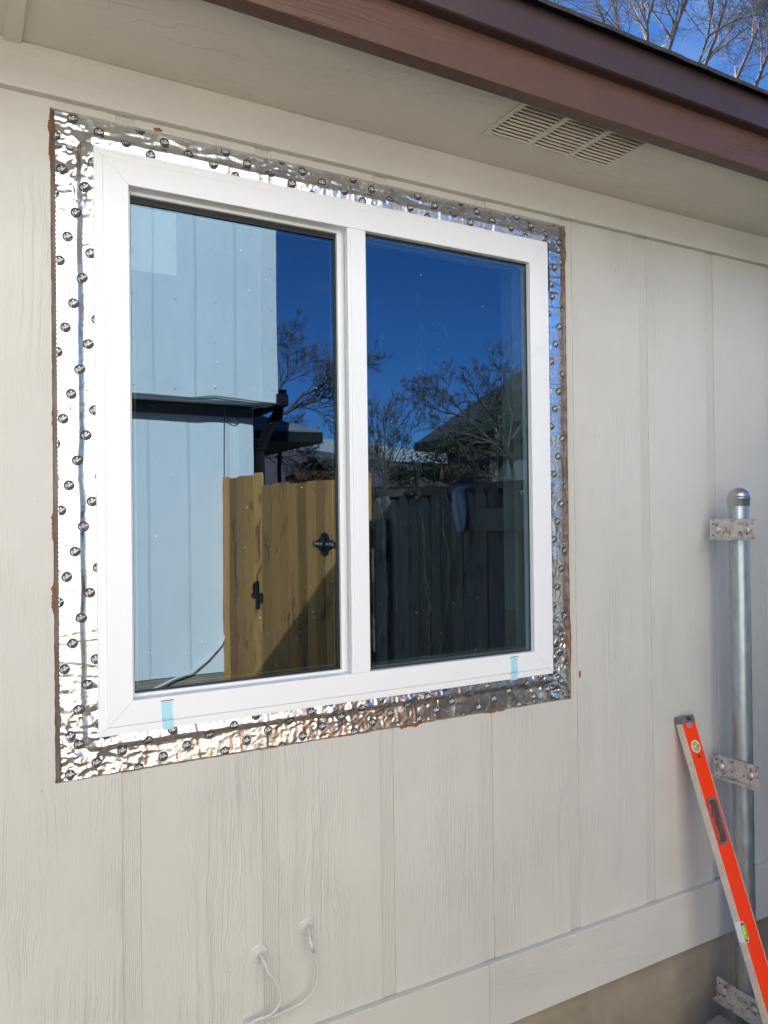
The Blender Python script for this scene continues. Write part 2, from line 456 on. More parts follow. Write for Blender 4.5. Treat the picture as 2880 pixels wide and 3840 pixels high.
for i in range(70):
    cx, cz = rk.uniform(-.6, 2.4), Z(rk.uniform(-.70, 1.2)); r = rk.choice((.0006, .0008, .0011, .0016))
    if HX0-.01 < cx < HX1+.01 and Z(HZ0)-.01 < cz < Z(HZ1): continue
    nk.add([(cx+r*math.cos(q)*rk.uniform(.6, 1.2), SY0-.0002, cz+r*1.5*math.sin(q)*rk.uniform(.6, 1.2)) for q in (0, .9, 1.8, 2.7, 3.6, 4.5, 5.4)][::-1], [tuple(range(7))])
nk.build('paint_nick', M['gap'], house, kind='stuff')
# brown hardboard showing on the sawn edges and where paint has chipped off
def chip(cx, cz, w, h, s, n=26):
    pts = []
    for i in range(n):
        a = 2*math.pi*i/n; r = 1+.6*noise.noise(Vector((math.cos(a)*1.9+s, math.sin(a)*1.9, s*3)))+.16*math.sin(7*a+s)
        pts.append((cx+w/2*math.cos(a)*r, Z(cz)+h/2*math.sin(a)*r))
    MB().prism(pts, SY0-.0004, SY1-.001).build('raw_hardboard_chip', M['raw'], house)
def edge_chip(x, z, length, wid, s, vert, sgn):
    """a torn strip of paint along the sawn edge: tapering, jagged"""
    n = 40; p = []
    for i in range(n+1):
        t_ = i/n; e = min(1, t_*7, (1-t_)*5)*(.55+.6*noise.noise(Vector((t_*5, s, 1)))+.35*noise.noise(Vector((t_*21, s, 4))))
        p.append((t_*length, max(.0003, wid*e)))
    if vert: poly = [(x, Z(z)+a) for a, b in p] + [(x+sgn*b, Z(z)+a) for a, b in p[::-1]]
    else: poly = [(x+a, Z(z)) for a, b in p] + [(x+a, Z(z)+sgn*b) for a, b in p[::-1]]
    MB().prism(poly, SY0-.0004, SY1-.002).build('raw_hardboard_chip', M['raw'], house)
edge_chip(-.0790, 1.150, .115, .0060, 1, True, -1)
edge_chip(-.0790, .395, .070, .0065, 2, True, -1)
edge_chip(-.0790, .248, .075, .0080, 3.3, True, -1)
edge_chip(-.0790, .62, .05, .0030, 4.1, True, -1)
edge_chip(1.2786, 1.16, .100, .0045, 5.5, True, 1)
edge_chip(1.2786, .02, .13, .0045, 6.2, True, 1)
edge_chip(.705, -.0820, .085, .0095, 7.7, False, -1)
edge_chip(.975, -.0820, .075, .0085, 8.8, False, -1)
edge_chip(.52, -.0820, .12, .0030, 9.4, False, -1)
chip(1.313, -.017, .0075, .022, 3.1)
chip(.133, 1.274, .018, .009, 6.4)
# sawn inner faces of the opening
MB().prism(vline(Z(HZ0), Z(HZ1), HX1-.0014, 12.0) + [(HX1+.0006, Z(HZ1)), (HX1+.0006, Z(HZ0))], SY0+.0012, SY1).build('sawn_edge', M['rawdull'], house)
MB().prism([(HX0, Z(HZ0)-.0005), (HX1, Z(HZ0)-.0005)] + hline(HX0, HX1, Z(HZ0)+.0012, 13.0)[::-1], SY0+.0010, SY1).build('sawn_edge', M['rawdull'], house)
# sheathing behind, with the rough opening for the window
b = MB()
for (xa, xb, za, zb) in ((LX, .012, ZL, ZT), (1.188, RX, ZL, ZT), (.012, 1.188, ZL, Z(.012)), (.012, 1.188, Z(1.191), ZT)):
    b.box(xa, xb, .0357, .047, za, zb)
b.build('sheathing', M['sheath'], house)
b = MB()
for (xa, xb, za, zb) in ((LX, .012, Z(-.92), Z(1.45)), (1.188, RX, Z(-.92), Z(1.45)), (.012, 1.188, Z(-.92), Z(.012)), (.012, 1.188, Z(1.191), Z(1.45))):
    b.box(xa, xb, .0472, .14, za, zb)
b.build('wall_framing', M['room'], house)
# frieze, skirt, foundation
for xa, xb in ((LX, 3.31), (3.3105, RX)):
    MB().box(xa, xb, .001, .0198, Z(1.2851), Z(1.3776)).build('frieze_board', M['trim'], house, bevel=.0012)
for xa, xb in ((LX, -2.1), (-2.0995, .9655), (.966, 4.6), (4.6005, RX)):
    MB().box(xa, xb, .001, .0198, Z(-.914), Z(-.7385)).build('skirt_board', M['trim'], house, bevel=.0025)
b = MB()
b.grid(lambda u, v: (u, .047+.002*noise.noise(Vector((u*3, v*3, 0)))+.0008*noise.noise(Vector((u*17, v*17, 0))), v), [LX+(RX-LX)*i/500 for i in range(501)], [-.3+i*.06 for i in range(12)]+[Z(-.914)-.001])
b.box(LX, RX, .06, .3, -.3, Z(-.916))
b.build('foundation', M['concrete'], house, smooth=True)
# soffit, battens, vent, fascia, roof edge
SZ = Z(1.378)
VX0, VX1, VY0, VY1 = .882, 1.284, -.312, -.130
b = MB()
for xa, xb, ya, yb in ((-.135, VX0, -.334, .02), (VX1, 3.3, -.334, .02), (VX0, VX1, -.334, VY0), (VX0, VX1, VY1, .02)):
    b.box(xa, xb, ya, yb, SZ, SZ+.010)
b.build('soffit_panel', M['soffit'], house)
MB().box(LX, -.160, -.334, .02, SZ, SZ+.010).build('soffit_panel', M['soffit'], house)
MB().box(3.328, RX, -.334, .02, SZ, SZ+.010).build('soffit_panel', M['soffit'], house)
for xa in (-.163, 3.30):
    MB().box(xa, xa+.031, -.333, .0008, SZ-.007, SZ+.006).build('soffit_batten', M['soffit'], house, bevel=.001)
v = MB()
T0 = SZ-.004
nb = 3; bw = (VX1-VX0)/nb
for xa, xb, ya, yb in ((VX0-.003, VX1+.003, VY0-.003, VY0+.007), (VX0-.003, VX1+.003, VY1-.007, VY1+.003), (VX0-.003, VX0+.010, VY0+.007, VY1-.007), (VX1-.010, VX1+.003, VY0+.007, VY1-.007), (VX0+bw-.009, VX0+bw+.009, VY0+.007, VY1-.007), (VX0+2*bw-.009, VX0+2*bw+.009, VY0+.007, VY1-.007)):
    v.box(xa, xb, ya, yb, T0, T0+.003)
vent = v.build('soffit_vent', M['soffit'], house, bevel=.0008)
MB().box(VX0-.002, VX1+.002, VY0-.002, VY1+.002, SZ+.012, SZ+.014).build('vent_backing', M['vent_dark'], vent)
nl = 12
for kx in range(nb):
    xa, xb = VX0+kx*bw+(.010 if kx == 0 else .009), VX0+(kx+1)*bw-(.010 if kx == 2 else .009)
    for j in range(nl):
        yc = VY0+.010+(VY1-VY0-.017)*(j+.2)/nl
        l = MB()
        n = 14; rows = []
        for i in range(n+1):
            tt = i/n; x = xa+(xb-xa)*tt
            e = min(1.0, tt/.16, 9); e = math.sin(e*math.pi/2)
            rows.append([(x, yc, T0+.0010), (x, yc+.0020, T0+.0010-.0046*e), (x, yc+.0110, T0+.0028)])
        for i in range(n):
            for q in range(2):
                p = [rows[i][q], rows[i+1][q], rows[i+1][q+1], rows[i][q+1]]
                l.add(p, [(0,1,2,3)])
        l.build('louver', M['soffit'], vent)
MB().box(LX, RX, -.3725, -.3345, Z(1.338), Z(1.450)).build('fascia_board', M['fascia'], house, bevel=.002)
b = MB()
prof = [(-.3727, 1.4290), (-.3985, 1.4280), (-.4025, 1.4300), (-.4025, 1.4350), (-.3905, 1.4385), (-.3900, 1.5120), (-.3727, 1.5120)]
n = len(prof)
b.add([(LX, y, Z(z)) for y, z in prof] + [(RX, y, Z(z)) for y, z in prof], [tuple(range(n)), tuple(range(2*n-1, n-1, -1))] + [(i, (i+1) % n, (i+1) % n+n, i+n) for i in range(n)])
b.build('drip_edge', M['drip'], house, fixn=True)
SL = math.atan(.33)
def roofpt(s, off=0):   # distance up the slope from the eave, height above the slope plane
    return (-.400+s*math.cos(SL)-off*math.sin(SL), Z(1.5135)+s*math.sin(SL)+off*math.cos(SL))
b = MB()
RL = 4.9
y0, z0 = roofpt(.01, 0); y1, z1 = roofpt(RL, 0)
b.add([(LX, y0, z0), (RX, y0, z0), (RX, y1, z1), (LX, y1, z1), (LX, 2*y1-y0, z0), (RX, 2*y1-y0, z0)], [(0,1,2,3), (3,2,5,4)])
b.add([(LX, y0, z0-.0005), (RX, y0, z0-.0005), (RX, 2*y1-y0, z0-.0005), (LX, 2*y1-y0, z0-.0005)], [(0,3,2,1)])
roof = b.build('roof', M['shingle'], house)
MB().box(LX, RX, -.388, -.30, Z(1.4505), Z(1.5135)).build('eave_filler', M['darkmetal'], house)  # unseen filler added to stop sunlight leaking between drip edge and roof
mesh_cache = []
for k in range(6):
    q = MB(); wv = .3215; 
    top = [(i*wv/8, .004*noise.noise(Vector((i*.8, k*3, 0)))) for i in range(9)]
    vs = []
    for x, d in top: vs.append((x, roofpt(-.012+d, .001)[0], roofpt(-.012+d, .001)[1]))
    for x, d in top: vs.append((x, roofpt(-.012+d, .009)[0], roofpt(-.012+d, .009)[1]))
    for x, d in top: vs.append((x, roofpt(.14, .007)[0], roofpt(.14, .007)[1]))
    fs = [(i, i+1, i+10, i+9) for i in range(8)] + [(i+9, i+10, i+19, i+18) for i in range(8)]
    q.add(vs, fs)
    o = q.build('shingle', M['shingle'], roof); mesh_cache.append(o)
    o.location.x = LX+k*.32
for k in range(6, int((RX-LX)/.32)):
    child_copy(mesh_cache[rnd.randrange(6)], roof).location = (LX+k*.32, rnd.uniform(-.002, .002), rnd.uniform(-.001, .001))
b = MB()
for c in range(1, 34):
    ya, za = roofpt(c*.14-.004, .008); yb, zb = roofpt((c+1)*.14, .002)
    b.add([(LX, ya, za-.008), (RX, ya, za-.008), (RX, ya, za), (LX, ya, za), (RX, yb, zb), (LX, yb, zb)], [(0,1,2,3), (3,2,4,5)])
b.build('shingle_courses', M['shingle'], roof, kind='stuff')
# the rest of the building: side and back walls, and the dim room behind the window
b = MB()
yB = 2*y1-y0-.4
b.box(LX, LX+.12, .1402, yB, 0, Z(1.45)); b.box(RX-.12, RX, .1402, yB, 0, Z(1.45)); b.box(LX, RX, yB-.12, yB, 0, Z(1.45))
b.build('outer_wall', M['greywall'], house)
b = MB()
b.add([(LX, yB, Z(1.45)), (LX, .02, Z(1.45)), (LX, .02, Z(1.55)), (LX, y1, z1-.01)], [(0,1,2,3)]); b.add([(RX, yB, Z(1.45)), (RX, .02, Z(1.45)), (RX, .02, Z(1.55)), (RX, y1, z1-.01)], [(0,3,2,1)])
b.build('gable_end', M['greywall'], house)
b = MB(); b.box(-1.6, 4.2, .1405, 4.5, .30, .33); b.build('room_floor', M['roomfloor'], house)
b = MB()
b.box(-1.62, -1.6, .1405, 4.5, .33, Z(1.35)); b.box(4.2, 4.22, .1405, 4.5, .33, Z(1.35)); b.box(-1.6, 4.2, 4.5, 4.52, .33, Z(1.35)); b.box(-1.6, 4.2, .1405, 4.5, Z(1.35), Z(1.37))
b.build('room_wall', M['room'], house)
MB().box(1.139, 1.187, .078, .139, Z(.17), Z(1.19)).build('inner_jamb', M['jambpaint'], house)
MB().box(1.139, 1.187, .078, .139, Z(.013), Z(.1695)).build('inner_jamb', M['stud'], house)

# ------------------------------------------------------------------ the window
window = thing('sliding_window', 'new white vinyl sliding window with two panes, reflecting sky, fence and a white house', 'window', (0, 0, ZB))
PROF = [(0, .036), (0, .0045), (.0008, .0038), (.0160, .0038), (.0182, .0002), (.0190, 0), (.0668, 0), (.0680, .0012), (.0680, .0316), (.0740, .0320), (.0740, .074), (.0125, .074), (.0125, .036)]
def frame_side(name, side):
    mb = MB(); n = len(PROF); g = .00035; vs = []
    for e in (0, 1):
        for d, y in PROF:
            if side in ('B', 'T'):
                x = d+g if e == 0 else W-d-g; z = d if side == 'B' else H-d
            else:
                z = d+g if e == 0 else H-d-g; x = d if side == 'L' else W-d
            vs.append((x, y, Z(z)))
    mb.add(vs, [tuple(range(n)), tuple(range(2*n-1, n-1, -1))] + [(i, (i+1) % n, (i+1) % n+n, i+n) for i in range(n)])
    return mb.build(name, M['vinyl'], window, fixn=True)
sill = frame_side('frame_sill', 'B'); frame_side('frame_head', 'T'); frame_side('frame_jamb', 'L'); frame_side('frame_jamb', 'R')
mu = MB()
mu.box(.5825, .6227, .0010, .017, Z(.0682), Z(1.1350)); mu.box(.5742, .5825, .0028, .017, Z(.0682), Z(1.1350)); mu.box(.588, .6227, .0172, .060, Z(.0684), Z(1.1348))
mullion = mu.build('mullion', M['vinyl'], window, bevel=.0008)
MB().box(.5863, .5872, .0004, .0012, Z(.07), Z(1.133)).build('mullion_bead', M['vinyl'], mullion)
def ring(mb, x0, x1, z0, z1, wl, wr, wb, wt, ya, yb):
    mb.box(x0, x0+wl, ya, yb, z0, z1); mb.box(x1-wr, x1, ya, yb, z0, z1)
    mb.box(x0+wl, x1-wr, ya, yb, z0, z0+wb); mb.box(x0+wl, x1-wr, ya, yb, z1-wt, z1); return mb
# fixed right light
fx = MB().box(.6229, 1.1318, .0180, .0215, Z(.0682), Z(1.1350)).build('glass_pane', M['glass'], window)
ring(MB(), .6229, 1.1318, Z(.0682), Z(1.1350), .0008, .0022, .0028, .0035, .0160, .0178).build('gasket', M['gasket'], fx)
ring(MB(), .636, 1.1215, Z(.080), Z(1.1215), .004, .004, .004, .004, .0290, .0300).build('spacer_bar', M['spacer'], fx)
# sliding left sash
sh = MB()
sh.box(.5608, .5786, .0316, .058, Z(.0682), Z(1.1350)); sh.box(.5786, .5870, .0345, .058, Z(.0682), Z(1.1350)); sh.box(.5815, .5835, .0330, .0345, Z(.0682), Z(1.1350))
sh.box(.0742, .0765, .0325, .058, Z(.0682), Z(1.1350)); sh.box(.0765, .5608, .0322, .058, Z(.0682), Z(.0722)); sh.box(.0765, .5608, .0322, .058, Z(1.1315), Z(1.1350))
sash = sh.build('sash', M['vinyl'], window, bevel=.0006)
MB().box(.0767, .5606, .0450, .0485, Z(.0724), Z(1.1313)).build('glass_pane', M['glass'], sash)
gk = ring(MB(), .0767, .5606, Z(.0724), Z(1.1313), .002, .0042, .0045, .0150, .0400, .0448)
gk.box(.08, .556, .0385, .0400, Z(1.1215), Z(1.1235))
gk.build('gasket', M['gasket'], sash)
ring(MB(), .086, .5545, Z(.0815), Z(1.1145), .003, .003, .003, .003, .0550, .0560).build('spacer_bar', M['spacer'], sash)
# specks of dust and grit on the glass
def specks(parent, x0, x1, z0, z1, y, n, seed):
    rg = random.Random(seed); mb = MB()
    for i in range(n):
        cx, cz = rg.uniform(x0, x1), Z(z0+(z1-z0)*rg.random()**1.5); r = rg.choice((.0002, .0003, .0004, .0006)); a = rg.uniform(0, 3.1); L = r*rg.choice((1, 1, 1.5, 3))
        mb.add([(cx+L*math.cos(a)*math.cos(q)-r*math.sin(a)*math.sin(q), y, cz+L*math.sin(a)*math.cos(q)+r*math.cos(a)*math.sin(q)) for q in (0, 1.05, 2.09, 3.14, 4.19, 5.24)], [(0,1,2,3,4,5)])
    mb.build('dust_speck', M['whiteplastic'], parent, kind='stuff')
specks(fx, .64, 1.12, .08, 1.12, .0177, 60, 3)
specks(sash, .09, .55, .085, 1.10, .0446, 80, 4)
def rounded(x0, x1, z0, z1, r, n=5):
    p = []
    for cx, cz, a0 in ((x1-r, z0+r, -90), (x1-r, z1-r, 0), (x0+r, z1-r, 90), (x0+r, z0+r, 180)):
        for i in range(n+1):
            a = math.radians(a0+90*i/n); p.append((cx+r*math.cos(a), cz+r*math.sin(a)))
    return p
stk = MB().prism(rounded(.0790, .1775, Z(.9750), Z(1.1112), .003), .0486, .0489).build('window_sticker', M['sticker'], window)
# weep slots, their clear covers and the blue tape over them
tapes = [('strip of pale blue tape over the left weep slot of the white window sill', .1245, .1470, .0572), ('strip of pale blue tape over the right weep slot of the white window sill', 1.0480, 1.0700, .0580)]
for lab, xa, xb, zt in tapes:
    MB().box(xa-.001, xb+.004, -.0004, .0006, Z(zt+.0012), Z(zt+.0030)).build('weep_slot', M['capdark'], sill)
    MB().prism(rounded(xa-.012, xb+.014, Z(.0225), Z(.0345), .0055), -.0012, 0.0).build('weep_cover', M['vinyl'], sill, bevel=.0005)
    tb_ = MB()
    pr = [(-.0006, zt), (-.0007, .0365), (-.0019, .0345), (-.0020, .0225), (-.0008, .0205), (-.0004, .0188), (.0028, .0160), (.0030, -.0025)]
    sh_ = [0, .0, .0004, .0004, .001, .0024, .0032, .0035]
    b_ = len(tb_.v)
    vs, fs = [], []
    for (y, z), s in zip(pr, sh_): vs += [(xa+s, y, Z(z)), (xb+s, y, Z(z)), (xb+s, y+.0003, Z(z)), (xa+s, y+.0003, Z(z))]
    for i in range(len(pr)-1):
        for k in range(4): fs.append((4*i+k, 4*i+(k+1) % 4, 4*i+4+(k+1) % 4, 4*i+4+k))
    fs += [(0,3,2,1), (4*len(pr)-4, 4*len(pr)-3, 4*len(pr)-2, 4*len(pr)-1)]
    tb_.add(vs, fs)
    tb_.build('blue_tape', M['tape'], None, origin=(xa, 0, Z(0)), fixn=True, label=lab, category='tape', group='blue tape strips on the window sill')

# ------------------------------------------------------------------ foil flashing tape round the window
def fb(x, z, s=1.0, seed=0): return noise.noise(Vector((x*s, z*s, seed)))
def ridge(x, z, s, seed): return 1-abs(noise.noise(Vector((x*s, z*s, seed))))*2
def sstep(a, b, t):
    t = min(1, max(0, (t-a)/(b-a))); return t*t*(3-2*t)
class Foil:
    def __init__(s, kind, x0, x1, z0, z1, base=.0345, lift=0.0, seed=0, crumple=()):
        s.k, s.x0, s.x1, s.z0, s.z1, s.base, s.lift, s.seed, s.cr = kind, x0, x1, z0, z1, base, lift, seed, crumple
        r = random.Random(seed)
        L = (z1-z0) if kind in 'LR' else (x1-x0)
        s.creases = []
        a = r.uniform(.01, .06)
        while a < L:
            s.creases.append((a, r.uniform(.0006, .0017), r.uniform(-.18, .18))); a += r.uniform(.018, .075)
    def y(s, x, z):
        # d = distance from the window edge, outwards
        d = {'L': -x, 'R': x-W, 'T': z-H, 'B': -z}[s.k]
        a = (z-s.z0) if s.k in 'LR' else (x-s.x0)
        edge = {'L': .020, 'R': .014, 'T': .026, 'B': .022}[s.k] + .0035*fb(a, 0, 9, s.seed)
        step = sstep(edge+.012, edge-.003, d)
        c_ = (sstep(-.022, .004, x)*sstep(W+.022, W-.004, x)) if s.k in 'TB' else (sstep(-.03, .0, z)*sstep(H+.03, H-.0, z))
        step *= c_
        prof = s.base - step*(s.base-(.0215 if s.k == 'L' else .0175)) - .006*sstep(edge, 0, d)*c_*{'T': -.55, 'B': -.7}.get(s.k, 1)
        if s.k == 'B': prof -= .065*(d-.030)*(1-step)
        k = 1.0
        for cx, cz, rr, am in s.cr:
            q = math.hypot(x-cx, z-cz)
            if q < rr: k += am*(1-q/rr)
        k += 1.1*max(0, fb(x, z, 8, s.seed+20)+.12)
        h = .00055*(1.8*k-.8)*ridge(x, z, 26, s.seed) + .00048*(1.6*k-.6)*ridge(x, z, 85, s.seed+5) + .0006*fb(x, z, 14, s.seed+2)
        # long folds running with the tape, next to the step
        h += .0012*sstep(.05, .0, abs(d-edge-.012))*ridge(a*.25, d, 60, s.seed+8)
        for ca, am, sl in s.creases:
            t = abs(a-ca-sl*d)
            if t < .0035: h += am*(1-t/.0035)
        return prof - h - s.lift
    def build(s, name, label, discs=True, off=(0, 0), stepv=.0035):
        def lin(a, b, st): n = max(2, int((b-a)/st)); return [a+(b-a)*i/n for i in range(n+1)]
        xs = lin(s.x0, s.x1, stepv if s.k in 'TB' else .0022); zs = lin(s.z0, s.z1, stepv if s.k in 'LR' else .0022)
        mb = MB(); nx, nz = len(xs), len(zs)
        for j, z in enumerate(zs):
            for i, x in enumerate(xs):
                xx, zz = x, z
                if i == 0: xx += .0010*math.sin(j*2.4)
                if i == nx-1: xx += .0010*math.sin(j*2.1)
                if j == 0: zz += .0010*math.sin(i*2.4)+.001*fb(x, 0, 40, 3)
                if j == nz-1: zz += .0010*math.sin(i*2.2)+.001*fb(x, 0, 40, 4)
                mb.v.append((xx, s.y(xx, zz), Z(zz)))
        for j in range(nz-1):
            for i in range(nx-1):
                a = j*nx+i; mb.f.append((a, a+1, a+nx+1, a+nx)); mb.m.append(0)
        ob = mb.build(name, M['foil'], None, smooth=True, origin=((s.x0+s.x1)/2, .034, Z(s.z0)), label=label, category='flashing tape', group='foil flashing tapes round the window')
        if discs: s.discs(ob, off)
        return ob
    def discs(s, ob, off):
        m = MB(); r = random.Random(s.seed+77)
        v1, v2 = (.0157, .051), (-.0100, .135)     # across, along
        L = (s.z1-s.z0) if s.k in 'LR' else (s.x1-s.x0); Wd = (s.x1-s.x0) if s.k in 'LR' else (s.z1-s.z0)
        STR = [[(-.78,-.42),(-.52,.40)], [(-.70,.12),(-.58,.46),(-.28,.52),(-.20,.22),(-.58,-.02)], [(-.30,-.20),(-.05,.0),(-.08,.16),(-.22,.08),(-.22,-.22),(-.02,-.22)],
               [(-.02,-.22),(.22,.55),(.10,.52),(.10,-.22),(.18,-.20)], [(.18,-.20),(.42,.55),(.30,.52),(.30,-.22),(.40,-.18)], [(.66,.06),(.50,.06),(.44,-.18),(.58,-.14),(.70,.08),(.66,-.20),(.82,-.16)]]
        for i in range(-12, 60):
            for j in range(-12, 40):
                ac = off[0]+i*v1[0]+j*v2[0]; al = off[1]+i*v1[1]+j*v2[1]
                if not (-.006 < ac < Wd+.006 and -.006 < al < L+.006): continue
                if s.k in 'LR': cx, cz = s.x0+ac, s.z0+al
                else: cx, cz = s.x0+al, (s.z1-ac if s.k == 'T' else s.z0+Wd-(Wd-ac))
                RD = .0104
                def P(px, pz, lift):
                    px = min(s.x1-.0006, max(s.x0+.0006, px)); pz = min(s.z1-.0006, max(s.z0+.0006, pz))
                    return (px, s.y(px, pz)-lift, Z(pz))
                b = len(m.v); m.v.append(P(cx, cz, .0007)); n = 20
                for rr in (.34, .67, 1.0):
                    for k in range(n): a = 2*math.pi*k/n; m.v.append(P(cx+RD*rr*math.cos(a), cz+RD*rr*math.sin(a), .0007))
                for k in range(n):
                    m.f.append((b, b+1+k, b+1+(k+1) % n)); m.m.append(0)
                    for q in range(2): m.f.append((b+1+q*n+k, b+1+(q+1)*n+k, b+1+(q+1)*n+(k+1) % n, b+1+q*n+(k+1) % n)); m.m.append(0)
                rot = math.radians(38 if s.k in 'LR' else 16); ca, sa = math.cos(rot), math.sin(rot)
                for st in STR:
                    pts = []
                    for q in range(len(st)-1):
                        for w in range(3): t_ = w/3; pts.append((st[q][0]*(1-t_)+st[q+1][0]*t_, st[q][1]*(1-t_)+st[q+1][1]*t_))
                    pts.append(st[-1])
                    for q in range(len(pts)-1):
                        (xa, za), (xb, zb) = pts[q], pts[q+1]
                        dx, dz = xb-xa, zb-za; ll = math.hypot(dx, dz) or 1; nx_, nz_ = -dz/ll*.046, dx/ll*.046
                        quad = [(xa+nx_, za+nz_), (xb+nx_, zb+nz_), (xb-nx_, zb-nz_), (xa-nx_, za-nz_)]
                        m.add([P(cx+RD*.95*(u*ca-w_*sa), cz+RD*.95*(u*sa+w_*ca), .0011) for u, w_ in quad], [(0,1,2,3)], 1)
        m.build('printed_logos', [M['foilink'], M['foilwhite']], ob, fixn=False)
def foil_text(foil, ob, body, cx, cz, size, deg):
    cu = bpy.data.curves.new('t', 'FONT'); cu.body = body; cu.size = size; cu.align_x = 'CENTER'; cu.resolution_u = 1; cu.shear = .15
    to = bpy.data.objects.new('t', cu); COL.objects.link(to)
    me = bpy.data.meshes.new_from_object(to.evaluated_get(bpy.context.evaluated_depsgraph_get()))
    bpy.data.objects.remove(to); ca, sa = math.cos(math.radians(deg)), math.sin(math.radians(deg))
    m = MB(); vs = []
    for v_ in me.vertices:
        x = cx+v_.co.x*ca-v_.co.y*sa; z = cz+v_.co.x*sa+v_.co.y*ca
        x = min(foil.x1-.001, max(foil.x0+.001, x)); z = min(foil.z1-.001, max(foil.z0+.001, z))
        vs.append((x, foil.y(x, z)-.0010, Z(z)))
    m.add(vs, [tuple(p.vertices) for p in me.polygons]); m.build('printed_text', M['foilgrey'], ob)
fl = Foil('L', -.0690, .004, -.066, 1.235, seed=11, crumple=((-.035, -.03, .16, 3.0), (-.03, 1.14, .12, 3.2)))
ol = fl.build('foil_tape', 'bright silver foil tape with black round logos left of the window', off=(.0035, .020))
for cz in (1.02, .74, .42, .06):
    foil_text(fl, ol, 'ONLY FOR USE ON PELLA PRODUCTS', -.032, cz, .0052, 42)
    foil_text(fl, ol, "PELLA'S INSTALLATION INSTRUCTIONS", -.028, cz-.006, .0052, 42)
fr = Foil('R', 1.196, 1.2782, -.083, 1.24, seed=23, crumple=((1.24, .12, .10, 2.6), (1.23, 0, .10, 2.5)))
fr.build('foil_tape', 'narrow silver foil tape with black round logos right of the window', off=(.010, .031))
fbm = Foil('B', -.0685, 1.2785, -.0830, .004, seed=37, lift=.0022, crumple=((-.04, -.05, .16, 4.0), (1.22, -.03, .12, 3.0), (.55, -.05, .25, 1.2)))
ob_ = fbm.build('foil_tape', 'crumpled foil tape with black round logos along the bottom of the window', off=(.012, .016))
for cx in (.165, .46, .83):
    foil_text(fbm, ob_, 'ONLY FOR USE ON PELLA PRODUCTS', cx, -.050, .0050, -32)
ft = Foil('T', -.0700, 1.2770, 1.199, 1.2725, seed=53, lift=.0020, crumple=((-.03, 1.215, .12, 2.0),))
ft.build('foil_tape', 'silver foil tape with black round logos along the top of the window', off=(.0120, .034))
# short second lap of tape down the right corner
fc = Foil('R', 1.2125, 1.2700, 1.075, 1.215, seed=61, lift=.0030)
fc.build('foil_tape', 'short lapped end of foil tape at the top right corner of the window', off=(.020, .022))

# ------------------------------------------------------------------ galvanised post with fence brackets
PX, PY = 1.871, -.094
post = thing('metal_fence_post', 'galvanised steel fence post with domed cap and three bolted brackets beside the house wall', 'fence post', (PX, PY, 0))
MB().tube([(PX, PY, -.3), (PX, PY, Z(.478))], .030, 40, cap=False).build('pipe', M['galv'], post, smooth=True)
b = MB(); n = 40
prof = [(.0318, .462), (.0325, .463), (.0325, .4830), (.0342, .4845), (.0345, .4875), (.0325, .4890)]
for i in range(9):
    a = math.radians(90*i/8); prof.append((.0322*math.cos(a)+.0001, .4890+.0300*math.sin(a)))
for r_, z_ in prof:
    for k in range(n): a = 2*math.pi*k/n; b.v.append((PX+r_*math.cos(a), PY+r_*math.sin(a), Z(z_)))
for i in range(len(prof)-1):
    for k in range(n): b.f.append((i*n+k, i*n+(k+1) % n, (i+1)*n+(k+1) % n, (i+1)*n+k)); b.m.append(0)
b.build('post_cap', M['capmetal'], post, smooth=True)
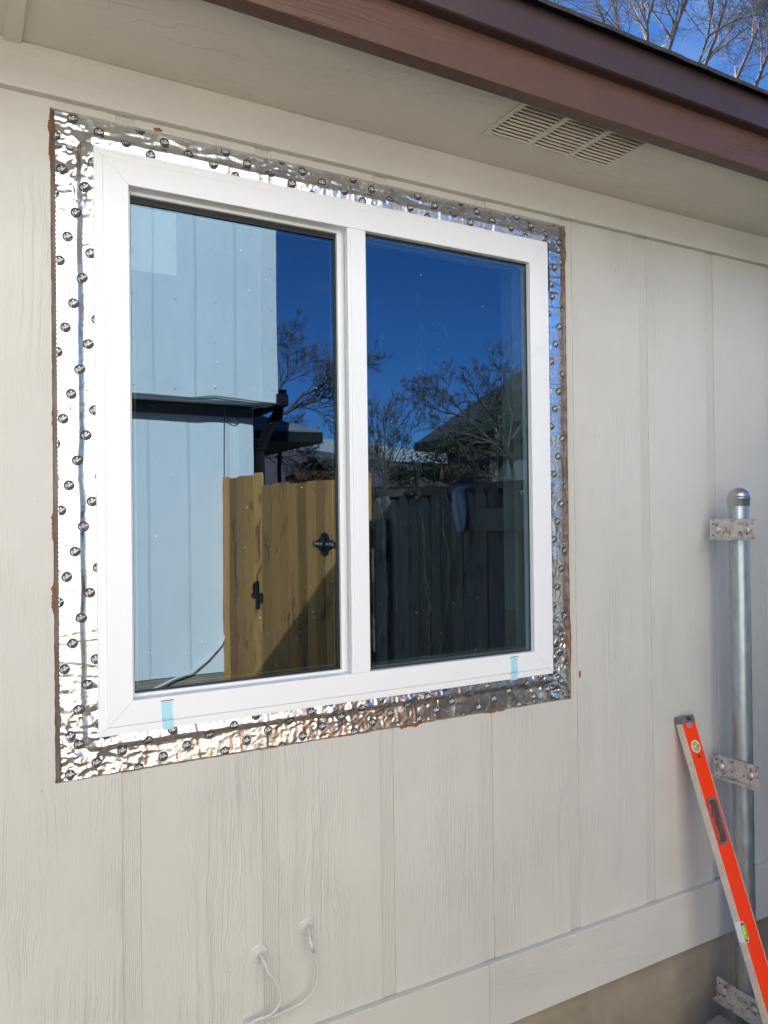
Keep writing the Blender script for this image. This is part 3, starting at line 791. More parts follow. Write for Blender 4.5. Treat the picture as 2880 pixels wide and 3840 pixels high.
def bracket(z0, z1, tilt=0):
    xa = PX-.0345
    Mx = Matrix.Translation((xa, PY, Z((z0+z1)/2))) @ Matrix.Rotation(tilt, 4, 'X')
    h = (z1-z0)/2
    b = MB()
    # plate with slots: strips round the openings
    yl, yr = -.078, .078
    cols = [(yl, -.058), (-.058, -.048), (-.048, .044), (.044, .054), (.054, yr)]
    for ya, yb in cols:
        if (ya, yb) in ((-.058, -.048), (.044, .054)):
            b.box(-.0015, .0015, ya, yb, -h, -.016, M=Mx); b.box(-.0015, .0015, ya, yb, .020, h, M=Mx); b.box(-.0015, .0015, ya, yb, -.008, .008, M=Mx)
        else: b.box(-.0015, .0015, ya, yb, -h, h, M=Mx)
    b.box(-.024, -.0015, yl, yr, -h, -h+.003, M=Mx)
    b.box(-.0026, -.0015, -.022, .022, h-.016, h-.011, M=Mx)
    o = b.build('bracket', M['bracket'], post, bevel=.0006)
    for yc in (-.052, .049):
        c = MB()
        pts = []
        for r_, x_ in ((.0105, -.0016), (.0103, -.003), (.0085, -.0058), (.005, -.0074), (.0003, -.0079)): pts.append((r_, x_))
        n = 18; base = len(c.v)
        for r_, x_ in pts:
            for k in range(n): a = 2*math.pi*k/n; c.v.append(tuple(Mx @ Vector((x_, yc+r_*math.cos(a), .000+r_*math.sin(a)))))
        for i in range(len(pts)-1):
            for k in range(n): c.f.append((base+i*n+k, base+i*n+(k+1) % n, base+(i+1)*n+(k+1) % n, base+(i+1)*n+k)); c.m.append(0)
        c.build('bolt_head', M['bracket'], o, smooth=True)
    d = MB()
    for yc, zc, rr in ((-.070, .018, .0025), (-.066, -.002, .002), (-.030, -.008, .003), (.067, .017, .0035), (.058, .019, .002), (.066, -.018, .0028), (-.038, .018, .002), (.030, -.014, .002)):
        d.add([tuple(Mx @ Vector((-.0018, yc+rr*math.cos(2*math.pi*k/10), zc+rr*math.sin(2*math.pi*k/10)))) for k in range(10)], [tuple(range(10))])
    d.build('bolt_hole', M['capdark'], o)
    # strap round the pipe
    s = MB(); n = 18; vs = []
    for i in range(n+1):
        a = math.radians(-100+200*i/n)
        for r_ in (.0303, .0325):
            for zz in (-h*.55, h*.55): vs.append(tuple(Vector((PX+r_*math.cos(a), PY+r_*math.sin(a), Z((z0+z1)/2)+zz))))
    fs = []
    for i in range(n):
        q = 4*i; fs += [(q+2, q+6, q+7, q+3), (q, q+1, q+5, q+4), (q, q+4, q+6, q+2), (q+1, q+3, q+7, q+5)]
    s.add(vs, fs); s.build('pipe_strap', M['bracket'], o, fixn=True)
bracket(.358, .4215); bracket(-.383, -.3175, .0); bracket(-1.085, -1.020, .02)
# rough timber offcut on the ground beside the post foot
b = MB()
Mx = Matrix.Translation((1.735, -.17, 0.085)) @ Matrix.Rotation(math.radians(6), 4, 'Z')
b.box(-.045, .055, -.23, .10, -.085, .155, M=Mx)
b.build('timber_block', M['oldwood'], None, origin=(1.735, -.17, 0), bevel=.006, label='rough brown timber block on the ground at the foot of the galvanised post', category='timber block')

# ------------------------------------------------------------------ spirit level leaning on the wall
Ld = Vector((0, -.34570536, -.93834312)); Nn = Vector((0, -.93834312, .34570536)); Xd = Vector((1, 0, 0))
T0v = Vector((1.700, .0195, Z(-.19551752)))
LM = Matrix(((Xd.x, Nn.x, Ld.x, T0v.x), (Xd.y, Nn.y, Ld.y, T0v.y), (Xd.z, Nn.z, Ld.z, T0v.z), (0,0,0,1)))   # local x across, y out of the face, z along
level = thing('spirit_level', 'long orange-red spirit level with cream edges leaning against the siding by the galvanised post', 'spirit level', tuple(T0v + Ld*1.235))
LL, LW, LT = 1.235, .062, .0235
def slotpoly(x0, x1, z0, z1, r): return rounded(x0, x1, z0, z1, r, 7)
# body: web split around the hand holes
b = MB()
holes = [(.012, .050, .245, .372), (.012, .050, .865, .990)]
zs_ = .022
for hx0, hx1, hz0, hz1 in holes:
    b.box(.0016, LW-.0016, .0015, LT-.0012, zs_, hz0, M=LM)
    b.box(.0016, hx0, .0015, LT-.0012, hz0, hz1, M=LM); b.box(hx1, LW-.0016, .0015, LT-.0012, hz0, hz1, M=LM); zs_ = hz1
    
b.box(.0016, LW-.0016, .0015, LT-.0012, zs_, LL-.022, M=LM)
b.build('body', M['orange'], level)
MB().box(.006, .0075, LT-.0012, LT-.0004, .022, LL-.022, M=LM).box(LW-.0115, LW-.0100, LT-.0012, LT-.0004, .022, LL-.022, M=LM).build('raised_line', M['orange'], level)
MB().box(0, .0016, 0, LT, .022, .5765, M=LM).box(0, .0016, 0, LT, .632, LL-.022, M=LM).build('edge_rail', M['cream'], level)
MB().box(LW-.0016, LW, 0, LT, .022, LL-.022, M=LM).build('edge_rail', M['cream'], level)
MB().box(.0016, LW-.0016, 0, .0015, .022, LL-.022, M=LM).build('back_face', M['orange'], level)
for za, zb in ((0, .0219), (LL-.0219, LL)):
    c = MB().box(-.0006, LW+.0006, -.0004, LT+.0006, za, zb, M=LM).build('end_cap', M['cap'], level, bevel=.002)
    MB().prism([(.024, za+.006), (.033, za+.0035), (.046, za+.006), (.046, za+.016), (.026, za+.016)], LT+.0006, LT+.0010, M=LM).build('cap_recess', M['capdark'], c)
for hx0, hx1, hz0, hz1 in holes:
    h = MB(); n = 7
    outer = slotpoly(hx0-.003, hx1+.003, hz0-.003, hz1+.003, .018); inner = slotpoly(hx0+.0035, hx1-.0035, hz0+.004, hz1-.004, .014)
    q = len(outer); vs = [LM @ Vector((x, LT+.0004, z)) for x, z in outer] + [LM @ Vector((x, LT+.0004, z)) for x, z in inner] + [LM @ Vector((x, .0016, z)) for x, z in inner] + [LM @ Vector((x, LT-.0014, z)) for x, z in outer]
    h.add(vs, [(i, (i+1) % q, q+(i+1) % q, q+i) for i in range(q)] + [(q+i, q+(i+1) % q, 2*q+(i+1) % q, 2*q+i) for i in range(q)] + [(i, 3*q+i, 3*q+(i+1) % q, (i+1) % q) for i in range(q)])
    hg = h.build('hand_grip', M['cap'], level, fixn=True)
    MB().tube([LM @ Vector((.034, LT*.5, hz0+.03)), LM @ Vector((.028, LT*.5, hz0+.062)), LM @ Vector((.042, LT*.5, hz0+.092))], .0008, 5).build('mould_line', M['capdark'], hg)
def disc(mb, cx, cz, r, y, n=28, sx=1): mb.add([LM @ Vector((cx+r*sx*math.cos(2*math.pi*k/n), y, cz+r*math.sin(2*math.pi*k/n))) for k in range(n)], [tuple(range(n))]); return mb
for zc in (.0935, LL-.0935):
    rg_ = MB().tube([LM @ Vector((.0315+.0172*math.cos(2*math.pi*k/30), LT-.0004, zc+.0172*math.sin(2*math.pi*k/30))) for k in range(31)], .0016, 6, cap=False).build('vial_ring', M['whiteplastic'], level, smooth=True)
    disc(MB(), .0315, zc, .0170, LT-.0006).build('vial_window', M['vialpale'], rg_)
    MB().tube([LM @ Vector((.0195, LT+.0002, zc)), LM @ Vector((.0435, LT+.0002, zc))], .0052, 12).build('vial', M['vial'], rg_, smooth=True)
    mb = MB()
    for dx in (-.0035, .0035): mb.box(.0315+dx-.0004, .0315+dx+.0004, LT+.0050, LT+.0056, zc-.003, zc+.003, M=LM)
    mb.build('vial_line', M['inked'], rg_)
    disc(MB(), .034, zc+.030*(1 if zc < .5 else -1), .0052, LT-.0010).build('hang_hole', M['capdark'], level)
bd = MB().prism([(.021, .0265), (.0245, .0235), (.0395, .0235), (.043, .0265), (.043, .0335), (.0395, .0365), (.0245, .0365), (.021, .0335)], LT-.0012, LT-.0006, M=LM).build('badge', M['silverlogo'], level)
mb = MB()
for z_ in (.0275, .0325): 
    for k in range(5): mb.box(.0245+k*.0032, .0265+k*.0032, LT-.0006, LT-.0004, z_-.0012, z_+.0010, M=LM)
mb.build('badge_lettering', M['inked'], bd)
hs = MB().prism([(-.0008, .5775), (.012, .5775), (.0165, .590), (.0168, .618), (.0125, .6315), (-.0008, .6315)], .0010, LT+.0006, M=LM).build('vial_housing', M['whiteplastic'], level, bevel=.0006)
MB().prism([(-.0012, .5795), (.0108, .5795), (.0148, .591), (.0150, .617), (.0112, .6295), (-.0012, .6295)], LT+.0006, LT+.0009, M=LM).build('housing_face', M['cap'], hs)
vv = MB().tube([LM @ Vector((.0052, LT-.0005, .5865)), LM @ Vector((.0052, LT-.0005, .6235))], .0056, 14).build('vial', M['vial'], hs, smooth=True)
mb = MB()
for z_ in (.600, .611): mb.box(-.0004, .0108, LT+.0046, LT+.0054, z_-.0005, z_+.0005, M=LM)
mb.build('vial_line', M['inked'], hs)

# ------------------------------------------------------------------ cables coming out of the wall
def cable(name, label, plate, pr, pts, r):
    t_ = thing(name, label, 'cable', (plate[0], SY0, Z(plate[1])), 'painted cables on the siding')
    b = MB(); n = 26; prof = [(pr*1.1, SY0), (pr*1.03, SY0-.0010), (pr*.95, SY0-.0018), (pr*.88, SY0-.0020), (pr*.45, SY0-.0018), (pr*.33, SY0-.0035), (.0002, SY0-.0040)]
    for q, y_ in prof:
        for k in range(n):
            a = 2*math.pi*k/n; w_ = q*(1+.16*noise.noise(Vector((math.cos(a)*2, math.sin(a)*2, plate[0]*9))))
            b.v.append((plate[0]+w_*math.cos(a), y_, Z(plate[1])+w_*math.sin(a)))
    for i in range(len(prof)-1):
        for k in range(n): b.f.append((i*n+k, i*n+(k+1) % n, (i+1)*n+(k+1) % n, (i+1)*n+k)); b.m.append(0)
    b.build('wall_bushing', M['cable'], t_, smooth=True)
    # smooth the run
    P = [Vector((x, y, Z(z))) for x, y, z in pts]
    out = []
    for i in range(len(P)-1):
        p0, p1, p2, p3 = P[max(i-1,0)], P[i], P[i+1], P[min(i+2, len(P)-1)]
        for k in range(6):
            s = k/6; out.append(.5*((2*p1)+(p2-p0)*s+(2*p0-5*p1+4*p2-p3)*s*s+(3*p1-p0-3*p2+p3)*s**3))
    out.append(P[-1])
    MB().tube(out, r, 10).build('wire', M['cable'], t_, smooth=True)
    return t_
c1 = cable('coaxial_cable', 'thicker beige painted cable looping from the left round bushing on the siding', (.3400, -.5400), .0195,
   [(.340, .010, -.537), (.343, -.012, -.548), (.348, -.018, -.562), (.362, -.022, -.585), (.373, -.024, -.612), (.372, -.024, -.636), (.356, -.018, -.657), (.336, -.006, -.668), (.318, .006, -.678), (.296, .014, -.700), (.285, .0155, -.78), (.284, .0155, -.86)], .0036)
c2 = cable('coaxial_cable', 'thinner beige painted cable looping from the right round bushing on the siding', (.4560, -.5090), .0165,
   [(.455, .010, -.503), (.452, -.002, -.508), (.450, -.012, -.516), (.452, -.014, -.536), (.464, -.012, -.562), (.470, -.011, -.596), (.466, -.011, -.631), (.450, -.008, -.654), (.424, -.004, -.667), (.379, .002, -.678), (.343, .010, -.684), (.310, .014, -.697), (.297, .0158, -.72), (.292, .0160, -.80), (.290, .0160, -.86)], .0025)
MB().tube([(.4512, -.0138, Z(-.527)), (.4585, -.0136, Z(-.552))], .0042, 10).build('connector', M['cable'], c2, smooth=True)
MB().tube([(.449, -.0130, Z(-.512)), (.4512, -.0139, Z(-.527))], .0052, 6).build('connector_nut', M['cable'], c2)
b = MB(); b.box(.302, .332, .002, .0196, Z(-.684), Z(-.674)); b.build('cable_clip', M['cable'], c1, bevel=.002)

# ------------------------------------------------------------------ plastic sheeting hanging inside the room
def px_sheet():
    def fn(u, v):
        f = .035*math.sin(u*19+1.5*math.sin(v*3.1))+.020*math.sin(u*47+2.5*v+1.3*math.sin(v*5))+.030*ridge(u, v*.30, 11, 4)+.016*ridge(u, v*.4, 27, 9)
        f += .010*ridge(u, v, 24, 7)*sstep(0, .5, .8-v)
        return (.76+u*(.72+.25*abs(math.sin(v*2.2)))+.05*math.sin(v*4)+.02*math.sin(v*9), .33+f+.05*v, Z(-.15+v*1.45))
    b = MB(); b.grid(fn, [i/150*.42 for i in range(151)], [j/110*.88 for j in range(111)])
    return b
px_sheet().build('plastic_sheet', M['plastic'], None, smooth=True, origin=(.85, .35, Z(1.1)), label='crumpled clear plastic sheet hanging inside, behind the right window pane', category='plastic sheet')

# ------------------------------------------------------------------ things across the yard, seen in the window glass
def boards(parent, xs, hw, x0, x1, z0, z1, yf, bm_, gm, th=.016, gd=.0035):
    """board and groove siding facing +y; xs = groove centres"""
    xs = [x for x in xs if x0 < x < x1]; hw = .010
    ed = [x0]+xs+[x1]
    for i in range(len(ed)-1):
        a = ed[i]+(hw if i else 0); b_ = ed[i+1]-(hw if i < len(ed)-2 else 0)
        MB().box(a, b_, yf-th, yf, z0, z1).build('siding_board', bm_, parent)
    for x in xs: MB().box(x-hw, x+hw, yf-th, yf-gd, z0, z1).build('siding_groove', gm, parent)
NX0 = -5.5
nh = thing('white_house', 'two-storey white board-sided house facing the window, its upper floor jutting over the lower', 'house', (-1.0, -6, 0))
UY, LY = -3.91, -4.11
boards(nh, [1.008+.3048*k for k in range(-33, 4)], .019, NX0, 1.8205, Z(1.34), Z(4.9), UY, M['nsiding'], M['ngroove'])
MB().box(1.8215, 1.944, UY-.016, UY+.010, Z(1.335), Z(4.9)).build('corner_board', M['ntrim'], nh, bevel=.002)
boards(nh, [1.003+.3048*k for k in range(-33, 3)], .019, NX0, 1.6985, Z(-.745), Z(1.335), LY, M['nsiding'], M['ngroove'])
MB().box(1.7000, 1.812, LY-.016, LY+.010, Z(-.75), Z(1.335)).build('corner_board', M['ntrim'], nh, bevel=.002)
MB().box(NX0, 1.944, LY-.02, UY-.0165, Z(1.3355), Z(1.36)).build('overhang_soffit', M['ntrim'], nh)
MB().box(NX0, 1.80, LY, LY+.022, Z(1.245), Z(1.335)).build('frieze_board', M['darkwall'], nh)  # dark colour put on this band for the shade under the overhang
MB().box(NX0, 1.925, -9.5, UY-.0165, Z(1.361), Z(4.9)).build('upper_storey', M['whitewall'], nh)
MB().box(NX0, 1.795, -9.5, LY-.0165, -.2, Z(1.3350)).build('lower_storey', M['whitewall'], nh)
MB().box(NX0, 1.800, LY-.016, LY-.004, -.2, Z(-.752)).build('foundation', M['concrete'], nh)
b = MB(); b.add([(NX0-.3,-3.55,Z(4.9)), (2.4,-3.55,Z(4.9)), (2.4,-10,Z(4.9)), (NX0-.3,-10,Z(4.9)), (NX0+3,-6.7,Z(6.3)), (-.4,-6.7,Z(6.3))], [(0,1,5,4), (1,2,5), (2,3,4,5), (3,0,4), (3,2,1,0)])
b.build('roof', M['roofdark'], nh)
# nail heads and wires on the wall
b = MB()
r_ = random.Random(5)
for x in (1.46, 1.90, 1.16, .86):
    for k in range(9): 
        zc = Z(1.42+k*.33+r_.uniform(-.03,.03)); yy = UY+(.0101 if x > 1.82 else .0004)
        b.add([(x+r_.uniform(-.004,.004)+.006*math.cos(2*math.pi*q/8), yy, zc+.006*math.sin(2*math.pi*q/8)) for q in range(8)], [tuple(range(8))])
b.build('nail_head', M['spacer'], nh)
MB().tube([(-4.0, UY+.012, Z(1.345)), (.9, UY+.012, Z(1.347)), (1.28, UY+.012, Z(1.342)), (1.45, UY+.02, Z(1.368)), (1.62, UY+.02, Z(1.355)), (1.80, UY+.022, Z(1.342)), (1.945, UY+.02, Z(1.338))], .006, 6).build('wire', M['spacer'], nh, smooth=True)
MB().tube([(1.585, LY+.03, Z(1.33)), (1.583, LY+.012, Z(1.2)), (1.575, LY+.010, Z(.9)), (1.572, LY+.010, Z(.3)), (1.578, LY+.010, Z(-.74))], .005, 6).build('wire', M['spacer'], nh, smooth=True)
MB().tube([(1.585, LY+.03, Z(1.26)), (1.62, LY+.03, Z(1.21)), (1.66, LY+.03, Z(1.20)), (1.70, LY+.03, Z(1.235))], .005, 6).build('wire', M['spacer'], nh, smooth=True)
MB().tube([(.2, LY+.10, Z(-.96)), (.78, LY+.07, Z(-.90)), (1.0, LY+.05, Z(-.81)), (1.17, LY+.04, Z(-.75)), (1.30, LY+.04, Z(-.72)), (1.43, LY+.03, Z(-.64)), (1.54, LY+.03, Z(-.53)), (1.575, LY+.02, Z(-.45))], .007, 8).build('wire', M['ntrim'], nh, smooth=True)
# black downspout at the corner
ds = MB()
def rect_tube(mb, pts, w, d):
    P = [Vector(p) for p in pts]; b0 = len(mb.v)
    for p in P:
        for i in range(12):
            a = 2*math.pi*i/12; rx = (1 if math.cos(a) > .3 else -1 if math.cos(a) < -.3 else 0); 
            mb.v.append((p.x+w/2*max(-1, min(1, 1.5*math.cos(a)))*(1-.12*(i % 2)), p.y+d/2*max(-1, min(1, 1.5*math.sin(a)))*(1-.12*(i % 2)), p.z))
    for j in range(len(P)-1):
        for i in range(12): mb.f.append((b0+j*12+i, b0+j*12+(i+1) % 12, b0+(j+1)*12+(i+1) % 12, b0+(j+1)*12+i)); mb.m.append(0)
rect_tube(ds, [(1.872, LY-.03, 0.1), (1.872, LY-.03, Z(.98)), (1.885, LY-.02, Z(1.03)), (1.96, LY+.03, Z(1.22)), (2.0, LY+.06, Z(1.30)), (2.0, LY+.06, Z(1.42))], .085, .075)
d1 = ds.build('downspout', M['black_metal'], nh, smooth=False)
b = MB(); b.box(1.926, 2.03, -5.2, UY+.02, Z(1.325), Z(1.42)); b.build('gutter', M['black_metal'], nh, bevel=.01)
b = MB(); 
for zz in (1.00, 1.035, 1.07): b.box(1.826, 1.926, LY-.07, LY+.02, Z(zz), Z(zz)+.012)
b.build('elbow_rib', M['black_metal'], d1)
GE = (3.076, -6.707, 3.233)
MB().box(GE[0]-.25, GE[0]+.07, GE[1]-.3, GE[1], GE[2]-.05, GE[2]+.06).build('gutter_end', M['darkmetal'], nh, bevel=.01)

# new cedar fence and gate between the houses, weathered fence beyond
A0 = Vector((1.577, -4.163, 0.0)); A1 = Vector((1.704, -1.859, 0.0))
gdir = Vector((A1.x-A0.x, A1.y-A0.y, 0)).normalized(); gn = Vector((gdir.y, -gdir.x, 0)); 
if gn.x > 0: gn = -gn
def on_gate(o, off=0, d=None, nrm=None):
    d = d or gdir; nrm = nrm or gn
    return Matrix(((d.x, nrm.x, 0, o.x+nrm.x*off), (d.y, nrm.y, 0, o.y+nrm.y*off), (0, 0, 1, 0), (0,0,0,1)))
def picket(parent, sa, sb, z1, mtx, z0=.05, ear=.022, th=.016, mat_=None, rr=None, name='picket'):
    rr = rr or rnd
    lean = rr.uniform(-.002, .002); g_ = .0022
    poly = [(sa+g_, z0+rr.uniform(-.01,.01)), (sb-g_, z0), (sb-g_+lean, z1-ear), (sb-g_-ear*.8+lean, z1), (sa+g_+ear*.8+lean, z1), (sa+g_+lean, z1-ear)]
    return MB().prism(poly, 0, th, M=mtx).build(name, mat_, parent, fixn=True)
fs_ = thing('cedar_fence', 'short new cedar fence section of taller boards against the white house, left of the gate', 'fence', (A0.x, A0.y, 0))
gt = thing('cedar_gate', 'new cedar plank gate with black latch and hinge, seen in the left pane', 'gate', (A1.x, A1.y, 0))
Mg = on_gate(A0, 0)
S = [0.0236, 0.1901, 0.3383, 0.4906, 0.6558, 0.8037]
for i in range(len(S)-1): picket(fs_, S[i], S[i+1], 2.091+rnd.uniform(-.012,.010), Mg, mat_=M['newwood'])
MB().box(S[0]-.02, S[0]+.07, .018, .10, 0, 2.0563, M=on_gate(A0, -.12)).build('fence_post', M['newwood'], fs_)
S = [0.8037, 0.976, 1.1056, 1.242, 1.3724, 1.5008, 1.6308, 1.7481, 1.8735, 1.9901, 2.1046, 2.2141]
gps = []
for i in range(len(S)-1): gps.append(picket(gt, S[i], S[i+1], 2.0035+rnd.uniform(-.010,.010), Mg, mat_=M['newwood'], ear=.016))
for zz in (.35, 1.0, 1.65):
    MB().box(S[0], S[-1], 0, .038, zz-.045, zz+.045, M=on_gate(A0, -.0395)).build('rail', M['newwood'], gt)
    MB().box(S[0]-.75, S[0]-.002, 0, .038, zz-.045, zz+.045, M=on_gate(A0, -.0395)).build('rail', M['newwood'], fs_)
MB().box(S[-1]+.003, S[-1]+.125, -.04, .05, 0, 1.76, M=on_gate(A0, -.06)).build('gate_post', M['oldwood'], gt)
# nails
b = MB()
for i in range(len(S)-1):
    for q in (.3, .7):
        s = S[i]*(1-q)+S[i+1]*q
        for zz in (1.65+rnd.uniform(-.02,.02), 1.0+rnd.uniform(-.02,.02)):
            b.add([Mg @ Vector((s+.0035*math.cos(2*math.pi*k/7), .0172, zz+.0035*math.sin(2*math.pi*k/7))) for k in range(7)], [tuple(range(7))])
b.build('nail', M['darkmetal'], gt)
# hinge: two spade plates round a knuckle
hc = Vector((1.672, -2.438, 1.617)); hs_ = 1.7447; hz = hc.z
pl = []
for sx, sz in ((1,1),(-1,1),(-1,-1),(1,-1)):
    q = [(.150, .0), (.146, .020), (.118, .026), (.080, .042), (.052, .066), (.046, .092), (.026, .112), (0, .118)]
    if sx*sz < 0: q = q[::-1]
    pl += [(hs_+sx*x, hz+sz*z*.60) for x, z in q[:-1]]
hg = MB().prism(pl, .0165, .022, M=Mg).build('hinge', M['black_metal'], gt, fixn=True)
MB().tube([Mg @ Vector((hs_, .026, hz-.04)), Mg @ Vector((hs_, .026, hz+.04))], .009, 10).build('hinge_pin', M['black_metal'], hg, smooth=True)
b = MB()
for dx in (-.11, -.075, -.035, .035, .075, .11): b.box(hs_+dx-.008, hs_+dx+.008, .022, .026, hz-.008, hz+.008, M=Mg)
b.build('bolt_head', M['galv'], hg, bevel=.002)
# latch
lc = Vector((1.617, -3.446, 1.236)); ls_ = 0.7472; lz = lc.z
lt = MB().prism([(ls_-.115, lz-.025), (ls_-.115, lz-.005), (ls_-.02, lz+.05), (ls_-.02, lz-.03)], .0165, .024, M=Mg)
lt.box(ls_-.012, ls_+.014, .0165, .034, lz-.095, lz+.10, M=Mg); lt.box(ls_+.02, ls_+.075, .0165, .026, lz-.045, lz+.02, M=Mg)
lt = lt.build('latch', M['black_metal'], gt)
MB().tube([Mg @ Vector((ls_-.03+.026*math.cos(2*math.pi*k/16), .03, lz+.055+.026*math.sin(2*math.pi*k/16))) for k in range(17)], .009, 6, cap=False).build('latch_ring', M['black_metal'], lt, smooth=True)
MB().tube([Mg @ Vector((ls_-.005, .026, lz+.09)), Mg @ Vector((ls_-.002, .026, lz+.15)), Mg @ Vector((ls_+.03, .022, lz+.17)), Mg @ Vector((ls_+.055, .018, lz+.215))], .0035, 6).build('latch_string', M['black_metal'], lt, smooth=True)

OX = 1.76
of = thing('weathered_fence', 'old weathered grey dog-eared picket fence in shade beyond the gate', 'fence', (OX, -1, 0))
Mo = Matrix(((0, -1, 0, OX), (-1, 0, 0, 0), (0, 0, 1, 0), (0,0,0,1)))      # s = -y
ys_o = [2.017, 1.9418, 1.8461, 1.7542, 1.6527, 1.5532, 1.4461, 1.3601, 1.2709, 1.1751, 1.0777, 0.9926]
st_o = .105
allb = sorted(ys_o)
lo, hi = allb[0], allb[-1]
pre = [lo-st_o*k for k in range(max(0, int((lo-.5)/st_o)), 0, -1)]; postb = [hi+.095*k for k in range(1, 1)]
allb = pre+allb+postb
for i in range(len(allb)-1): picket(of, allb[i], allb[i+1], 1.8766+rnd.uniform(-.02,.02), Mo, mat_=M['oldwood'], ear=.035, th=.016)
MB().box(OX+.02, OX+.06, -allb[-1], -allb[0]-.0, 1.8779, 1.8779+.04).build('top_rail', M['oldwood'], of)
for zz in (.4, 1.45): MB().box(OX+.001, OX+.038, -allb[-1], -allb[0], zz-.045, zz+.045).build('rail', M['oldwood'], of)
b = MB()
for i in range(len(allb)-1):
    for q in (.3, .72):
        s = allb[i]*(1-q)+allb[i+1]*q; zz = 1.7476
        b.add([Mo @ Vector((s+.004*math.cos(2*math.pi*k/7), .0172, zz+.004*math.sin(2*math.pi*k/7))) for k in range(7)], [tuple(range(7))])
b.build('nail', M['galv'], of)
pk = MB().box(OX-.058, OX-.018, -0.9926-.0, -.50, 1.7087, 1.8034).build('plank', M['oldwood'], None, origin=(OX-.04, -.7, 1.7087), bevel=.003, label='dark horizontal plank fixed across the near end of the weathered grey fence', category='plank')
# cloth over the fence top
b = MB()
cs, cz0, cz1 = 1.1834, 1.8846, 1.6988
def clothf(u, v):
    w = .5*(.065+.030*math.sin(math.pi*min(1, v*1.1))); w *= (1 if v < .8 else math.sqrt(max(0, 1-((v-.8)/.2)**2)))
    s = cs + .015-.03*v + u*w*2
    return Vector((OX-.020-.014*math.cos(u*3.0)-.006*math.sin(u*17+v*4), -s, cz0+(cz1-cz0)*v))
b.grid(clothf, [-.5+i/20 for i in range(21)], [j/30 for j in range(31)])
def clothb(u, v):
    p = clothf(u, 0); a = math.pi*v
    return Vector((p.x+.05*(1-math.cos(a))/2, p.y, p.z+.018*math.sin(a)-.06*max(0, v-.8)))
b.grid(clothb, [-.5+i/20 for i in range(21)], [j/8 for j in range(9)])
cl = b.build('work_glove', M['cloth'], None, smooth=True, origin=(OX, -cs, cz0), label='pale blue limp glove hung over the top of the weathered grey fence', category='glove')
sd = cl.modifiers.new('thickness', 'SOLIDIFY'); sd.thickness = .006

# ------------------------------------------------------------------ houses further off (seen in the glass)
def house_box(name, label, c0, c1, zt, rise, wall, roofm, over=.5, ridge_axis='x', hip=True, wins=(), group='houses beyond the fence', fh=.14):
    (x0, y0), (x1, y1) = c0, c1
    t_ = thing(name, label, 'house', ((x0+x1)/2, (y0+y1)/2, 0), group)
    MB().box(x0, x1, y0, y1, -.2, zt-.02).build('wall', wall, t_)
    a0, a1, b0, b1 = x0-over, x1+over, y0-over, y1+over
    if ridge_axis == 'x':
        h = (b1-b0)/2 if hip else 0; m_ = (b0+b1)/2; r0, r1 = (a0+h, m_), (a1-h, m_)
    else:
        h = (a1-a0)/2 if hip else 0; m_ = (a0+a1)/2; r0, r1 = (m_, b0+h), (m_, b1-h)
    b = MB(); zz = zt+fh+.02
    vs = [(a0,b0,zz), (a1,b0,zz), (a1,b1,zz), (a0,b1,zz), (*r0, zz+rise), (*r1, zz+rise)]
    fs = [(0,1,5,4), (1,2,5), (2,3,4,5), (3,0,4)] if ridge_axis == 'x' else [(0,1,4), (1,2,5,4), (2,3,5), (3,0,4,5)]
    if not hip: fs = [(0,1,5,4), (2,3,4,5)] if ridge_axis == 'x' else [(1,2,5,4), (3,0,4,5)]
    b.add(vs, fs); rf = b.build('roof', roofm, t_, fixn=False)
    s_ = rf.modifiers.new('t', 'SOLIDIFY'); s_.thickness = .05
    fm = MB()
    for q in ((a0,a1,b0,b0+.04), (a0,a1,b1-.04,b1), (a0,a0+.04,b0+.041,b1-.041), (a1-.04,a1,b0+.041,b1-.041)): fm.box(*q, zt-.02, zt+fh)
    fm.box(a0+.05, a1-.05, b0+.05, b1-.05, zt-.018, zt-.010)
    fm.build('fascia', M['darkmetal'], t_)
    if not hip:
        g_ = MB()
        if ridge_axis == 'x':
            for xx in (x0, x1): g_.add([(xx, y0, zt-.02), (xx, y1, zt-.02), (xx, m_, zt+.1+rise*(1-over/((b1-b0)/2)))], [(0,1,2)])
        else:
            for yy in (y0, y1): g_.add([(x0, yy, zt-.02), (x1, yy, zt-.02), (m_, yy, zt+.1+rise*(1-over/((a1-a0)/2)))], [(0,1,2)])
        g_.build('gable', wall, t_)
    for (xa, xb, za, zb, yy) in wins:
        w_ = MB(); w_.box(xa-.07, xb+.07, yy, yy+.05, za-.07, za); w_.box(xa-.07, xb+.07, yy, yy+.05, zb, zb+.07); w_.box(xa-.07, xa, yy, yy+.05, za, zb); w_.box(xb, xb+.07, yy, yy+.05, za, zb); w_.box((xa+xb)/2-.02, (xa+xb)/2+.02, yy, yy+.05, za, zb)
        w_ = w_.build('window', M['whitewall'], t_)
        MB().box(xa, xb, yy, yy+.012, za, zb).build('pane', M['darkglass'], w_)
    return t_
E1 = (3.173, -5.758, 2.78)
house_box('low_house', 'low house with dark hipped roof and black gutter past the corner of the white house', (E1[0]-6.5, E1[1]-7.0), (E1[0]-.55, E1[1]-.55), 2.60, 1.5, M['darkwall'], M['roofgrey'], .55, fh=.09)
E2 = (7.727, -13.332, 2.77); 
house_box('brown_roof_house', 'single-storey brown brick house with a brown shingle roof and white framed windows', (E2[0]-5.0, E2[1]-8.0), (E2[0]+4.6, E2[1]), 2.30, 1.15, M['brickwall'], M['roofbrown'], .5, wins=((E2[0]-.1, E2[0]+.55, 1.2, 2.0, E2[1]), (E2[0]+1.5, E2[0]+2.2, 1.2, 2.0, E2[1]), (E2[0]-3.2, E2[0]-2.2, 1.2, 2.0, E2[1])))
E3 = (15.163, -28.631, 4.876)
